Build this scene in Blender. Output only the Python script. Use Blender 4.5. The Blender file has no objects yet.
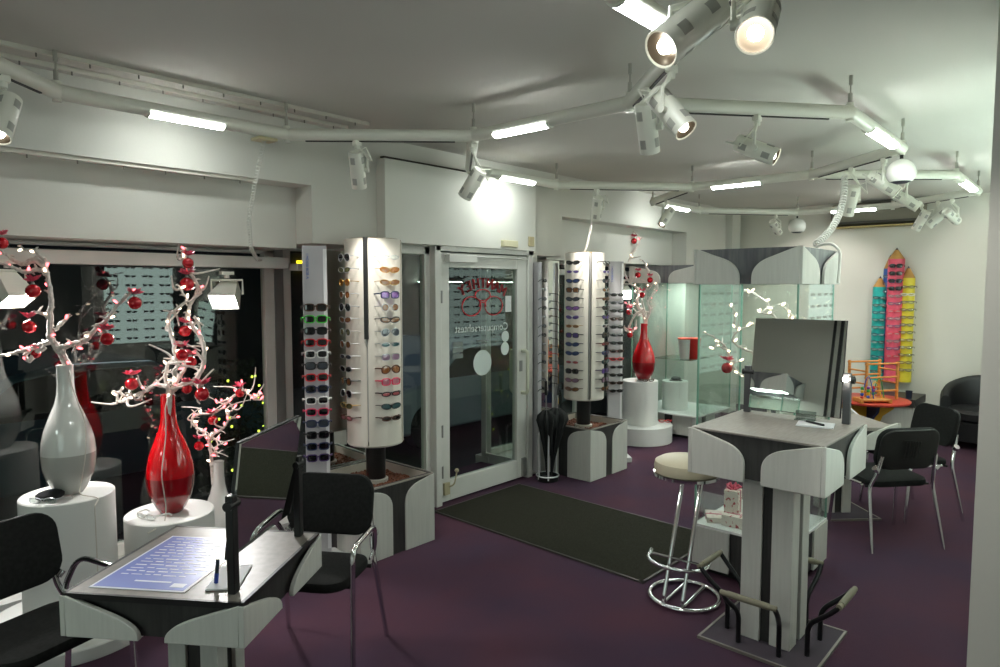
import bpy, math, random
from mathutils import Vector, Matrix
random.seed(7)
PI = math.pi
SC = bpy.context.scene
COL = SC.collection

# ------------------------------------------------------------------ materials
def lin(h):
    if isinstance(h, (tuple, list)): return tuple(h)
    h = h.lstrip('#'); o = []
    for i in (0, 2, 4):
        c = int(h[i:i+2], 16) / 255.0
        o.append(c / 12.92 if c <= .04045 else ((c + .055) / 1.055) ** 2.4)
    return tuple(o)
MATS = {}
def mat(name, col, rough=.5, metal=0., spec=.5, noise=None, bump=0., bscale=60., emit=0., coat=0., stretch=None):
    if name in MATS: return MATS[name]
    m = bpy.data.materials.new(name); m.use_nodes = True
    nt = m.node_tree; N = nt.nodes; L = nt.links
    b = N['Principled BSDF']; c = lin(col)
    b.inputs['Base Color'].default_value = (*c, 1)
    b.inputs['Roughness'].default_value = rough
    b.inputs['Metallic'].default_value = metal
    b.inputs['Specular IOR Level'].default_value = spec
    b.inputs['Coat Weight'].default_value = coat
    if noise or bump:
        tc = N.new('ShaderNodeTexCoord'); mp = N.new('ShaderNodeMapping')
        L.new(tc.outputs['Object'], mp.inputs['Vector'])
        if stretch: mp.inputs['Scale'].default_value = stretch
    if noise:
        col2, sc, det = noise
        n = N.new('ShaderNodeTexNoise'); n.inputs['Scale'].default_value = sc; n.inputs['Detail'].default_value = det
        L.new(mp.outputs['Vector'], n.inputs['Vector'])
        r = N.new('ShaderNodeValToRGB')
        r.color_ramp.elements[0].position = .35; r.color_ramp.elements[1].position = .65
        r.color_ramp.elements[0].color = (*c, 1); r.color_ramp.elements[1].color = (*lin(col2), 1)
        L.new(n.outputs['Fac'], r.inputs['Fac']); L.new(r.outputs['Color'], b.inputs['Base Color'])
    if bump:
        n2 = N.new('ShaderNodeTexNoise'); n2.inputs['Scale'].default_value = bscale; n2.inputs['Detail'].default_value = 3
        L.new(mp.outputs['Vector'], n2.inputs['Vector'])
        bp = N.new('ShaderNodeBump'); bp.inputs['Strength'].default_value = bump; bp.inputs['Distance'].default_value = .01
        L.new(n2.outputs['Fac'], bp.inputs['Height']); L.new(bp.outputs['Normal'], b.inputs['Normal'])
    if emit:
        b.inputs['Emission Color'].default_value = (*c, 1); b.inputs['Emission Strength'].default_value = emit
    MATS[name] = m
    return m
def emat(name, col, strength, sample=True):
    if name in MATS: return MATS[name]
    m = bpy.data.materials.new(name); m.use_nodes = True
    nt = m.node_tree; nt.nodes.clear()
    e = nt.nodes.new('ShaderNodeEmission'); o = nt.nodes.new('ShaderNodeOutputMaterial')
    e.inputs['Color'].default_value = (*lin(col), 1); e.inputs['Strength'].default_value = strength
    nt.links.new(e.outputs[0], o.inputs['Surface'])
    if not sample: m.cycles.emission_sampling = 'NONE'
    MATS[name] = m
    return m
def gmat(name, tint, refl=.04, rough=.0, alpha=0., dcol='#ffffff'):
    """thin pane: tinted see-through plus mirror reflection growing toward grazing view; alpha mixes in a matt body"""
    if name in MATS: return MATS[name]
    m = bpy.data.materials.new(name); m.use_nodes = True
    nt = m.node_tree; N = nt.nodes; L = nt.links; N.clear()
    o = N.new('ShaderNodeOutputMaterial'); t = N.new('ShaderNodeBsdfTransparent'); g = N.new('ShaderNodeBsdfGlossy')
    t.inputs['Color'].default_value = (*lin(tint), 1); g.inputs['Roughness'].default_value = rough
    lw = N.new('ShaderNodeLayerWeight'); p = N.new('ShaderNodeMath'); p.operation = 'POWER'; p.inputs[1].default_value = 5
    L.new(lw.outputs['Facing'], p.inputs[0])
    ma = N.new('ShaderNodeMath'); ma.operation = 'MULTIPLY_ADD'; ma.inputs[1].default_value = 1 - refl; ma.inputs[2].default_value = refl
    L.new(p.outputs[0], ma.inputs[0])
    base = t
    if alpha:
        d = N.new('ShaderNodeBsdfDiffuse'); d.inputs['Color'].default_value = (*lin(dcol), 1)
        m2 = N.new('ShaderNodeMixShader'); m2.inputs[0].default_value = alpha
        L.new(t.outputs[0], m2.inputs[1]); L.new(d.outputs[0], m2.inputs[2]); base = m2
    mx = N.new('ShaderNodeMixShader')
    L.new(ma.outputs[0], mx.inputs[0]); L.new(base.outputs[0], mx.inputs[1]); L.new(g.outputs[0], mx.inputs[2])
    L.new(mx.outputs[0], o.inputs['Surface'])
    MATS[name] = m
    return m

WALL = mat('wall paint', '#d3d3cb', .85, noise=('#cdccc4', 1.2, 2), bump=.04, bscale=90)
WALLB = mat('back wall paint', '#d6d5cb', .85, noise=('#d0cfc4', 1.0, 2), bump=.04, bscale=90)
CEIL = mat('ceiling paint', '#c6c3bc', .9, noise=('#c0bdb6', .9, 2), bump=.05, bscale=120)
CARPET = mat('purple carpet', '#473748', .95, spec=.1, noise=('#533845', 1.5, 7), bump=.5, bscale=420)
FRAME = mat('white door paint', '#deded8', .4, noise=('#d6d6cf', 3, 2))
ALU = mat('grey aluminium', '#9b9b98', .4, .6)
LAM = mat('light grey laminate', '#cbcbc4', .55, noise=('#c4c4bd', 14, 6), stretch=(5, 5, .35))
LAMD = mat('dark grey woodgrain', '#3a3937', .5, noise=('#2b2a29', 12, 6), stretch=(4, 4, .3))
LAMT = mat('grey table laminate', '#8d8780', .45, noise=('#7f7973', 20, 6), stretch=(.6, 4, 4))
LAMH = mat('grey header woodgrain', '#6e6f70', .5, noise=('#54565a', 10, 6), stretch=(3, 3, .3))
WHITE = mat('matt white lacquer', '#dededa', .5, noise=('#d6d6d2', 2, 2))
TUBE = mat('track cream enamel', '#e0e0d4', .35)
TUBED = mat('grey vent', '#a2a29a', .6)
BLACK = mat('black plastic', '#131313', .45)
BLACKM = mat('black metal tube', '#17171a', .35, .3)
FABRIC = mat('black chair fabric', '#1a1b1a', .95, spec=.2, noise=('#222322', 60, 4), bump=.3, bscale=500)
SHELL = mat('black chair shell', '#101110', .5)
CHROME = mat('chrome', '#e4e4e6', .09, 1.)
MIRR = mat('mirror silver', '#e2e6e2', .015, 1.)
CREAM = mat('cream leatherette', '#bcb59c', .5, bump=.1, bscale=200)
MATT = mat('black door mat pile', '#2b2b24', .95, spec=.1, noise=('#36362d', 90, 5), bump=.6, bscale=600)
GRANULE = mat('brown clay granules', '#7a4a32', .85, noise=('#5a3322', 60, 5), bump=.4, bscale=90)
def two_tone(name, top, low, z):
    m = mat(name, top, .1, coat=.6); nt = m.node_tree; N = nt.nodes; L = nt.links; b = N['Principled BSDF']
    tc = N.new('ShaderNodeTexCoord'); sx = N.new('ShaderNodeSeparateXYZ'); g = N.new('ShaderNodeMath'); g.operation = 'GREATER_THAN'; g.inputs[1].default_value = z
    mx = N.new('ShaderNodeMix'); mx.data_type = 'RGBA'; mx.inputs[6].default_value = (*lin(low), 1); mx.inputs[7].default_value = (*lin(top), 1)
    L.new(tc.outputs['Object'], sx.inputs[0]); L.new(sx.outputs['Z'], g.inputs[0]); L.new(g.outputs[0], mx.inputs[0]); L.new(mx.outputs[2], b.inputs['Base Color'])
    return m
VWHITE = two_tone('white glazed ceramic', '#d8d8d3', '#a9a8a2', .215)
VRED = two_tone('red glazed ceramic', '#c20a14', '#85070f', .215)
BRANCH_M = mat('white painted branch', '#d9d2cb', .7, noise=('#bdb4ac', 60, 4), bump=.3, bscale=80)
BAUBLE_M = mat('shiny red bauble', '#b40a1a', .12, .35, coat=.6)
BOW_M = mat('translucent pink ribbon', '#d8506c', .35, coat=.2)
CABLE = mat('clear lamp cable', '#c9c2b8', .4)
BULBW = emat('warm fairy bulb', '#ffe2c4', 5, False)
BULBP = emat('pink fairy bulb', '#ff6a70', 4.5, False)
BULBY = emat('yellow green fairy bulb', '#c8e04a', 3, False)
GLASSW = gmat('window glass', '#eef4f0', .06)
GLASSC = gmat('showcase glass', '#f7fbf9', .05)
GLASSE = mat('green glass edge', '#6f9a88', .15)
FLUO = emat('fluorescent diffuser', '#f4faf6', 42)
LENSON = emat('spot lamp lit', '#fff8ea', 20, False)
LENSOFF = mat('spot lamp glass', '#55534c', .1, .4)
ORANGE = mat('orange beech wood', '#d08a3c', .5, noise=('#b87430', 14, 4), stretch=(1, 1, 6))

# ------------------------------------------------------------------ mesh builder
class MB:
    def __init__(s): s.v = []; s.f = []
    def add(s, vs, fs):
        o = len(s.v); s.v += [tuple(v) for v in vs]; s.f += [tuple(i + o for i in f) for f in fs]; return s
    def box(s, c, d, M=None):
        x, y, z = d[0]/2, d[1]/2, d[2]/2
        vs = [Vector((a*x, b*y, e*z)) for a in (-1, 1) for b in (-1, 1) for e in (-1, 1)]
        vs = [(M @ v if M else v) + Vector(c) for v in vs]
        return s.add(vs, [(0,1,3,2), (4,6,7,5), (0,4,5,1), (2,3,7,6), (0,2,6,4), (1,5,7,3)])
    def bx(s, x0, x1, y0, y1, z0, z1):
        return s.box(((x0+x1)/2, (y0+y1)/2, (z0+z1)/2), (abs(x1-x0), abs(y1-y0), abs(z1-z0)))
    def tube(s, pts, r, n=8, closed=False, caps=True):
        P = [Vector(p) for p in pts]; k = len(P)
        R = r if isinstance(r, (list, tuple)) else [r] * k
        T = []
        for i in range(k):
            a = P[i-1] if (i > 0 or closed) else P[i]; b = P[(i+1) % k] if (i < k-1 or closed) else P[i]
            t = b - a
            T.append(t.normalized() if t.length > 1e-9 else Vector((0, 0, 1)))
        ref = Vector((0, 0, 1)) if abs(T[0].z) < .9 else Vector((1, 0, 0))
        u = T[0].cross(ref).normalized(); vs = []
        for i in range(k):
            u = u - T[i] * u.dot(T[i])
            if u.length < 1e-6: u = T[i].cross(Vector((1, .3, .2)))
            u.normalize(); w = T[i].cross(u)
            for j in range(n):
                a = 2*PI*j/n; vs.append(P[i] + (u*math.cos(a) + w*math.sin(a)) * R[i])
        fs = []
        for i in range(k if closed else k-1):
            for j in range(n):
                a = i*n+j; b = i*n+(j+1) % n; c = ((i+1) % k)*n
                fs.append((a, b, c+(j+1) % n, c+j))
        if caps and not closed: fs += [tuple(range(n-1, -1, -1)), tuple((k-1)*n+j for j in range(n))]
        return s.add(vs, fs)
    def cyl(s, p0, p1, r0, r1=None, n=24): return s.tube([p0, p1], [r0, r0 if r1 is None else r1], n)
    def lathe(s, prof, n=32, c=(0, 0, 0), M=None, caps=True):
        vs = []; fs = []; k = len(prof)
        for r, z in prof:
            for j in range(n):
                a = 2*PI*j/n; v = Vector((r*math.cos(a), r*math.sin(a), z)); v = M @ v if M else v
                vs.append(v + Vector(c))
        for i in range(k-1):
            for j in range(n): fs.append((i*n+j, i*n+(j+1) % n, (i+1)*n+(j+1) % n, (i+1)*n+j))
        if caps: fs += [tuple(range(n-1, -1, -1)), tuple((k-1)*n+j for j in range(n))]
        return s.add(vs, fs)
    def sph(s, c, r, n=12, sc=(1, 1, 1)):
        m = max(4, n//2); prof = []
        vs = [Vector((0, 0, -r))]; fs = []
        for i in range(1, m):
            a = -PI/2 + PI*i/m
            for j in range(n): b = 2*PI*j/n; vs.append(Vector((r*math.cos(a)*math.cos(b), r*math.cos(a)*math.sin(b), r*math.sin(a))))
        vs.append(Vector((0, 0, r)))
        for j in range(n): fs.append((0, 1+(j+1) % n, 1+j))
        for i in range(m-2):
            for j in range(n): fs.append((1+i*n+j, 1+i*n+(j+1) % n, 1+(i+1)*n+(j+1) % n, 1+(i+1)*n+j))
        t = len(vs)-1
        for j in range(n): fs.append((t, 1+(m-2)*n+j, 1+(m-2)*n+(j+1) % n))
        return s.add([Vector((v.x*sc[0], v.y*sc[1], v.z*sc[2])) + Vector(c) for v in vs], fs)
    def prism(s, poly, o, ux, uy, d):
        """polygon in the plane o + a*ux + b*uy, pushed along d"""
        o = Vector(o); ux = Vector(ux); uy = Vector(uy); d = Vector(d); n = len(poly)
        a = [o + ux*p[0] + uy*p[1] for p in poly]
        return s.add(a + [v + d for v in a], [tuple(range(n-1, -1, -1)), tuple(range(n, 2*n))] + [(i, (i+1) % n, n+(i+1) % n, n+i) for i in range(n)])
    def mesh(s, name, m, smooth=True, bevel=0):
        me = bpy.data.meshes.new(name); me.from_pydata(s.v, [], s.f); me.materials.append(m)
        me.validate(); me.update()
        import bmesh
        b = bmesh.new(); b.from_mesh(me); bmesh.ops.recalc_face_normals(b, faces=b.faces); b.to_mesh(me); b.free()
        if smooth:
            me.polygons.foreach_set('use_smooth', [True]*len(me.polygons)); me.set_sharp_from_angle(angle=math.radians(38))
        return me
    def build(s, name, m, parent=None, bevel=0, smooth=True, **kw):
        o = bpy.data.objects.new(name, s.mesh(name, m, smooth)); COL.objects.link(o)
        if parent is not None: o.parent = parent
        if bevel:
            b = o.modifiers.new('bevel', 'BEVEL'); b.width = bevel; b.segments = 2; b.limit_method = 'ANGLE'; b.harden_normals = False
        for k, v in kw.items(): o[k] = v
        return o
def tag(o, label, cat, group=None):
    o['label'] = label; o['category'] = cat
    if group: o['group'] = group
    return o
def thing(name, label, cat, loc=(0, 0, 0), rz=0, group=None):
    o = bpy.data.objects.new(name, None); COL.objects.link(o); o.empty_display_size = .05
    o.location = loc; o.rotation_euler = (0, 0, rz)
    return tag(o, label, cat, group)
def struct(name, mb, m, parent=None, **k):
    o = mb.build(name, m, parent, **k)
    if parent is None: o['kind'] = 'structure'
    return o
def link_mesh(name, me, parent, loc=(0, 0, 0)):
    o = bpy.data.objects.new(name, me); COL.objects.link(o); o.parent = parent; o.location = loc; return o
def rnd(pts, k=6):
    """round the corners of an open polyline with quadratic arcs: items (x,y,z[,radius])"""
    out = []; P = [Vector(p[:3]) for p in pts]
    for i, p in enumerate(pts):
        if i in (0, len(pts)-1) or len(p) < 4: out.append(P[i]); continue
        r = p[3]; a = (P[i-1]-P[i]); b = (P[i+1]-P[i])
        r = min(r, a.length*.49, b.length*.49)
        s, e = P[i]+a.normalized()*r, P[i]+b.normalized()*r
        for j in range(k+1):
            t = j/k; out.append(s*(1-t)**2 + P[i]*2*t*(1-t) + e*t*t)
    return out
def rrect(w, h, r, n=5):
    o = []
    for cx, cy, a0 in ((w/2-r, h/2-r, 0), (-w/2+r, h/2-r, 90), (-w/2+r, -h/2+r, 180), (w/2-r, -h/2+r, 270)):
        for i in range(n+1):
            a = math.radians(a0 + 90*i/n); o.append((cx + r*math.cos(a), cy + r*math.sin(a)))
    return o
def text_mesh(mb, s, size, M, extr=.0008):
    cu = bpy.data.curves.new('t', 'FONT'); cu.body = s; cu.size = size; cu.extrude = extr
    cu.align_x = 'CENTER'; cu.align_y = 'CENTER'
    ob = bpy.data.objects.new('t', cu); COL.objects.link(ob)
    me = bpy.data.meshes.new_from_object(ob.evaluated_get(bpy.context.evaluated_depsgraph_get()))
    mb.add([M @ v.co for v in me.vertices], [tuple(p.vertices) for p in me.polygons])
    bpy.data.objects.remove(ob); bpy.data.curves.remove(cu); bpy.data.meshes.remove(me)
ORD = ['first', 'second', 'third', 'fourth', 'fifth', 'sixth', 'seventh', 'eighth', 'ninth', 'tenth', 'eleventh', 'twelfth', 'thirteenth', 'fourteenth', 'fifteenth', 'sixteenth']

# ------------------------------------------------------------------ the setting
W = 4.05; H = 2.9; XB = 9.7
struct('floor', MB().bx(-1.6, XB+.2, -2.0, 4.72, -.1, 0), CARPET)
struct('ceiling', MB().bx(-1.6, XB+.2, -2.0, 4.85, H, H+.1), CEIL)
wf = MB()
wf.bx(-1.5, 2.58, W, W+.2, 2.49, H); wf.bx(-1.5, 2.58, W+.2, 4.8, 2.07, H)          # over the left window, with its recess
wf.bx(2.58, 5.42, W, 4.8, 2.10, H)                                                  # over the door
wf.bx(5.42, 8.09, W, W+.2, 2.50, H); wf.bx(5.42, 8.09, W+.2, 4.8, 2.08, H)          # over the right window
wf.bx(8.09, XB, W, 4.8, 0, H); wf.bx(4.885, 4.99, W-.03, W+.14, 0, 2.12)
wf.bx(-1.5, 2.9, 4.62, 4.8, -.4, .06); wf.bx(4.95, 8.09, 4.62, 4.8, -.4, .06)
struct('wall_front', wf, WALL)
struct('trim_1', MB().bx(3.13, 4.88, W-.10, W-.001, 2.13, 2.74), mat('white panel', '#e0e0d8', .6, noise=('#dbdbd2', 2, 2)), bevel=.003)  # panel above the door
struct('trim_2', MB().bx(3.12, 4.885, W-.104, W-.06, 2.742, 2.752), mat('dark seam', '#3a352e', .8))
struct('trim_3', MB().bx(9.28, 9.55, W-.10, W-.001, 0, H), WALL)
struct('wall_back', MB().bx(XB, XB+.15, -1.95, 4.8, 0, H), WALLB)
struct('wall_rear', MB().bx(-1.6, XB, -1.95, -1.8, 0, H), WALL)
struct('wall_left', MB().bx(-1.65, -1.5, -1.95, 4.8, 0, H), WALL)
struct('wall_right', MB().bx(2.75, XB, -.1, .30, 0, H), WALL)                       # its end shows at the right edge of the view
struct('trim_4', MB().bx(.3, 2.75, -.1, .30, 2.74, H), WALL)                       # shallow beam over the near opening
struct('trim_9', MB().bx(-1.5, -1.48, 2.40, 2.44, .3, H), BLACK); struct('trim_10', MB().bx(-1.5, -1.48, 2.49, 2.52, .3, H), BLACK)   # dark wall rails at the left end
struct('baseboard_back', MB().bx(XB-.012, XB, -1.8, W, 0, .07), mat('grey skirting', '#5a5058', .7))

def window(name, x0, x1, y, z0, z1, mull=(), bar=None, t=.05):
    f = MB(); d = .06
    f.bx(x0, x1, y-d/2, y+d/2, z0, z0+t); f.bx(x0, x1, y-d/2, y+d/2, z1-(.022 if bar else t), z1)
    f.bx(x0, x0+t, y-d/2, y+d/2, z0, z1); f.bx(x1-t, x1, y-d/2, y+d/2, z0, z1)
    for m in mull: f.bx(m-t*.6, m+t*.6, y-d*.6, y+d*.6, z0, z1)
    if bar: f.bx(x0, x1, y-.24, y-.12, bar[0]-.006, bar[1]-.006)
    o = struct(name, f, FRAME, bevel=.004)
    struct('pane', MB().bx(x0+t*.5, x1-t*.5, y-.004, y+.004, z0+t*.5, z1-t*.5), GLASSW, o)
    return o
window('window_1', -1.5, 2.64, 4.70, .06, 2.07, mull=(.35,), bar=(1.94, 2.02), t=.08)
window('window_2', 2.71, 3.10, 4.70, .06, 2.10, bar=(1.93, 1.98), t=.07)
window('window_3', 3.10, 3.66, W+.03, .0, 2.12, t=.06)
window('window_4', 4.99, 8.09, 4.70, .06, 2.08, mull=(6.6,), bar=(1.94, 2.0), t=.06)
struct('trim_5', MB().bx(2.64, 2.71, 4.66, 4.74, .06, 2.1), ALU)
struct('trim_11', MB().bx(4.955, 4.99, W+.14, 4.7, 0, .1).bx(4.955, 4.99, W+.14, 4.7, 2.0, 2.1).bx(4.955, 4.99, 4.66, 4.72, 0, 2.1), FRAME)
struct('window_5', MB().bx(4.968, 4.976, W+.14, 4.67, .08, 2.02), GLASSW)
struct('trim_6', MB().bx(3.08, 3.14, W+.06, 4.72, 0, 2.1), FRAME)
struct('trim_7', MB().bx(-1.5, 3.1, 4.42, 4.66, 0, .06), WHITE)                     # low white window board
struct('trim_8', MB().bx(5.1, 8.09, 4.42, 4.66, 0, .06), WHITE)

# ---- glazed entrance door
dx0, dx1, dy = 3.66, 4.885, W-.02
fr = MB().bx(dx0-.01, dx0+.055, dy-.05, dy+.07, 0, 2.15).bx(dx1-.07, dx1, dy-.05, dy+.07, 0, 2.15).bx(dx0, dx1, dy-.05, dy+.07, 2.09, 2.15)
door = struct('door_1', fr, FRAME, bevel=.004)
lx0, lx1 = dx0+.06, dx1-.075
lf = MB().bx(lx0, lx0+.10, dy-.03, dy+.03, .02, 2.08).bx(lx1-.13, lx1, dy-.03, dy+.03, .02, 2.08)
lf.bx(lx0+.1, lx1-.13, dy-.03, dy+.03, .02, .19).bx(lx0+.1, lx1-.13, dy-.03, dy+.03, 1.96, 2.08)
leaf = struct('door_leaf', lf, FRAME, door, bevel=.004)
struct('glass_pane', MB().bx(lx0+.09, lx1-.12, dy-.004, dy+.004, .18, 1.97), GLASSW, leaf)
hd = MB()
for s in (-1, 1):
    hd.tube(rnd([(lx1-.065, dy+s*.03, 1.21), (lx1-.065, dy+s*.10, 1.21, .05), (lx1-.065, dy+s*.10, .82, .05), (lx1-.065, dy+s*.03, .82)]), .017, 12)
struct('pull_handle', hd, mat('cream door handle', '#cfd0bc', .3), leaf)
struct('lock_plate', MB().bx(lx1-.10, lx1-.06, dy-.034, dy-.03, 1.02, 1.12).cyl((lx1-.08, dy-.036, 1.05), (lx1-.08, dy-.03, 1.05), .011), ALU, leaf)
struct('door_closer', MB().bx(lx0+.05, lx0+.37, dy-.09, dy-.03, 2.0, 2.065).box((lx0+.7, dy-.05, 2.055), (.75, .022, .012)), mat('closer casing', '#dcdcd6', .4), leaf, bevel=.004)
hg = MB()
for z in (.28, .62, 1.72): hg.cyl((lx0-.002, dy-.045, z-.05), (lx0-.002, dy-.045, z+.05), .012, n=12)
struct('hinge', hg, ALU, door)
struct('floor_stop', MB().tube(rnd([(lx0+.06, dy-.03, .14), (lx0+.09, dy-.09, .16, .04), (lx0+.12, dy-.09, .27)]), .006, 8).sph((lx0+.12, dy-.09, .28), .018).bx(lx0+.02, lx0+.08, dy-.05, dy-.03, .08, .18), mat('beige fitting', '#b9b08f', .5), leaf)
struct('bolt', MB().bx(lx1-.07, lx1-.02, dy-.055, dy-.03, .03, .20).bx(lx1-.06, lx1-.03, dy-.065, dy-.055, .06, .14), ALU, leaf)
gx0, gx1 = lx0+.1, lx1-.13; gxm = (gx0+gx1)/2; GY = dy-.007     # film lettering meant for the street, so it reads backwards from inside
def facing_out(x, z, ang=0, sx=1.):
    c, s = math.cos(ang), math.sin(ang)
    return Matrix(((-c*sx, s, 0, x), (0, 0, 1, GY), (s*sx, c, 0, z), (0, 0, 0, 1)))
lt = MB()
for i, ch in enumerate('MANTHEY'):
    a = math.radians((3-i)*9.2)      # M stands at the right when seen from inside
    R = .55
    for dx in (-.004, 0, .004): text_mesh(lt, ch, .125, facing_out(gxm + R*math.sin(a) + dx, 1.28 + R*math.cos(a), a, .95), .001)
RED = mat('red sign film', '#c42a33', .5)
struct('sign_lettering', lt, RED, leaf)
lg = MB()
def ring(mb, cx, cz, rx, rz, r=.005, n=28):
    mb.tube([(cx + rx*math.cos(2*PI*i/n), GY, cz + rz*math.sin(2*PI*i/n)) for i in range(n)], r, 5, closed=True)
ring(lg, gxm-.145, 1.635, .115, .082); ring(lg, gxm+.135, 1.635, .115, .082); ring(lg, gxm-.005, 1.73, .095, .048)
lg.tube([(gxm-.05, GY, 1.63), (gxm-.03, GY, 1.67), (gxm-.005, GY, 1.665), (gxm+.02, GY, 1.67), (gxm+.035, GY, 1.63)], .005, 5)
struct('sign_spectacles', lg, RED, leaf)
PALE = mat('pale window film', '#d2dcd8', .6)
t2 = MB(); text_mesh(t2, 'Computersehtest', .094, facing_out(gxm-.01, 1.445), .001)
struct('white_lettering', t2, PALE, leaf)
st = MB()
def disc(mb, cx, cz, rx, rz, n=28): mb.prism([(rx*math.cos(2*PI*i/n), rz*math.sin(2*PI*i/n)) for i in range(n)], (cx, GY, cz), (1, 0, 0), (0, 0, 1), (0, .001, 0))
disc(st, gxm-.01, 1.14, .115, .112); disc(st, gxm+.29, 1.355, .05, .05); disc(st, gxm+.285, 1.245, .055, .06)
struct('round_sticker', st, PALE, leaf)
struct('paper_sticker', MB().bx(gx1-.14, gx1-.06, GY, GY+.001, 1.575, 1.72), mat('white sticker', '#dfe3e2', .6), leaf)
struct('opening_hours_sticker', MB().bx(gx0+.06, gx0+.18, GY, GY+.001, 1.30, 1.34).bx(gx0+.06, gx0+.18, GY, GY+.001, 1.25, 1.29).bx(gx0+.06, gx0+.18, GY, GY+.001, 1.20, 1.24).bx(gx0+.35, gx0+.5, GY, GY+.001, 1.325, 1.34).bx(gx0+.38, gx0+.47, GY, GY+.001, 1.30, 1.312), mat('grey sticker', '#78807d', .6), leaf)
tag(MB().bx(4.40, 4.60, W-.13, W-.02, 2.151, 2.21).build('alarm_sensor', mat('beige sensor casing', '#d8d2b0', .5), bevel=.006), 'small beige sensor box resting on top of the glass door frame', 'sensor')
tag(MB().bx(4.77, 4.85, W-.112, W-.101, 2.17, 2.26).build('wall_switch', mat('aged beige plastic', '#b7aa84', .5), bevel=.004), 'small beige square plate on the white panel right above the door', 'switch')

# ---- outside in the dark street
struct('ground', MB().bx(-8, 18, 4.85, 16, -.5, -.4), mat('night asphalt', '#1b1b1d', .8, noise=('#141416', 6, 4)))
struct('wall_street', MB().bx(-8, 18, 13, 13.3, -.4, 4), mat('dark facade across street', '#16181a', .9, noise=('#0e1012', 2, 3)))

# ------------------------------------------------------------------ repeated shop furniture pieces
def leaf_poly(L, h, slope, r, rr, ext=.0):
    """side view of a panel leaf: full height at the corner, rounded shoulder at its free end"""
    p = [(-ext, 0), (-ext, h)]
    z1 = h - slope
    k = slope/(L-r)                                       # straight falling edge, then a shoulder tangent to it
    for i in range(0, 11):
        t = i/10; p.append(((L-r)*(1-t)**2 + L*2*t*(1-t) + L*t*t, z1*(1-t)**2 + (z1 - k*r)*2*t*(1-t) + (z1-rr)*t*t))
    p.append((L, 0))
    return p
def corner_panels(parent, x0, x1, y0, y1, zb, h, L, slope, r, rr, m=None, th=.02):
    for cx, cy, ax, ay in ((x0, y0, 1, 1), (x1, y0, -1, 1), (x1, y1, -1, -1), (x0, y1, 1, -1)):
        mb = MB(); P = leaf_poly(L, h, slope, r, rr, th)
        mb.prism(P, (cx, cy, zb), (ax, 0, 0), (0, 0, 1), (0, -ay*th, 0))
        P2 = leaf_poly(L, h, slope, r, rr, 0)
        mb.prism(P2, (cx, cy, zb), (0, ay, 0), (0, 0, 1), (-ax*th, 0, 0))
        mb.build('corner_panel', m or LAM, parent, bevel=.003)

# ---- spectacles
SPEC_MESH = {}
def lens_mat(n, c, dark=True):
    return mat('lens ' + n, c, .06, coat=.5, spec=.8) if dark else gmat('lens ' + n, c, .12, .02, .25, c)
LENS = {'black': ('#0d0e10', 1), 'grey': ('#3c4148', 1), 'blue': ('#2c3d63', 1), 'brown': ('#6a4526', 1), 'amber': ('#a8692c', 0), 'violet': ('#9a72c4', 0),
        'purple': ('#4c3a78', 1), 'pink': ('#d88aa0', 0), 'rose': ('#c9606a', 0), 'teal': ('#2b4a4e', 1), 'clear': ('#dfe6e2', 0), 'olive': ('#4a4a32', 1), 'mauve': ('#7a6076', 1)}
FRM = {'black': '#101011', 'red': '#c01822', 'green': '#35b82c', 'white': '#d8d8d4', 'pink': '#cc2f56', 'silver': '#b9bbbd', 'brown': '#4a2c1c', 'gold': '#a8884a', 'navy': '#1b2848', 'grey': '#5a5c60', 'purple': '#3c2a58', 'orange': '#c85a24'}
def frame_mat(n): return mat('frame ' + n, FRM[n], .3, .7 if n in ('silver', 'gold') else 0.)
def eye(shape, sx):
    """outline of one eye: list of (x, z) around its centre"""
    o = []; n = 16
    for i in range(n):
        a = 2*PI*i/n; c, s = math.cos(a), math.sin(a)
        if shape == 'round': o.append((.025*c, .024*s))
        elif shape == 'wrap':
            o.append((.036*c, (.018 if s > 0 else .019)*s + .004*c*sx))
        elif shape == 'slim':
            o.append((.031*c, .014*s))
        elif shape == 'pilot':
            o.append((.031*c, .026*s - (.006*c*sx if s < 0 else 0)))
        else:
            e = .6; o.append((.030*math.copysign(abs(c)**e, c), .022*math.copysign(abs(s)**e, s)))
    return o
def spec_mesh(shape, fcol, lcol):
    k = (shape, fcol, lcol)
    if k in SPEC_MESH: return SPEC_MESH[k]
    rr = .0022 if fcol in ('silver', 'gold') else (.0042 if shape != 'wrap' else .003)
    f = MB(); lens = []
    for sx in (-1, 1):
        cx = sx*.037
        E = [(cx + x, -.004 + abs(cx + x)**2*.9 - .002, z) for x, z in eye(shape, sx)]
        f.tube(E, rr, 5, closed=True)
        l = MB(); n = len(E); cen = (cx, -.005 + cx*cx*.9 - .004, 0)
        l.add([cen] + E, [(0, 1+i, 1+(i+1) % n) for i in range(n)])
        lens.append(l.mesh('lens', lens_mat(lcol, *LENS[lcol])))
    f.tube([(-.010, -.004, .006), (0, -.007, .009), (.010, -.004, .006)], rr*1.1, 5)
    for sx in (-1, 1): f.tube([(sx*.066, 0, .008), (sx*.072, .004, .009)], rr*1.4, 5)
    tm = []
    for sx in (-1, 1):
        t = MB().tube([(sx*.072, .003, .009), (sx*.082, .035, .008), (sx*.088, .07, .004), (sx*.088, .092, -.012)], [rr*1.3, rr*1.1, rr, rr], 5)
        tm.append(t.mesh('temple', frame_mat(fcol)))
    SPEC_MESH[k] = (f.mesh('frame', frame_mat(fcol)), lens, tm)
    return SPEC_MESH[k]
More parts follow.
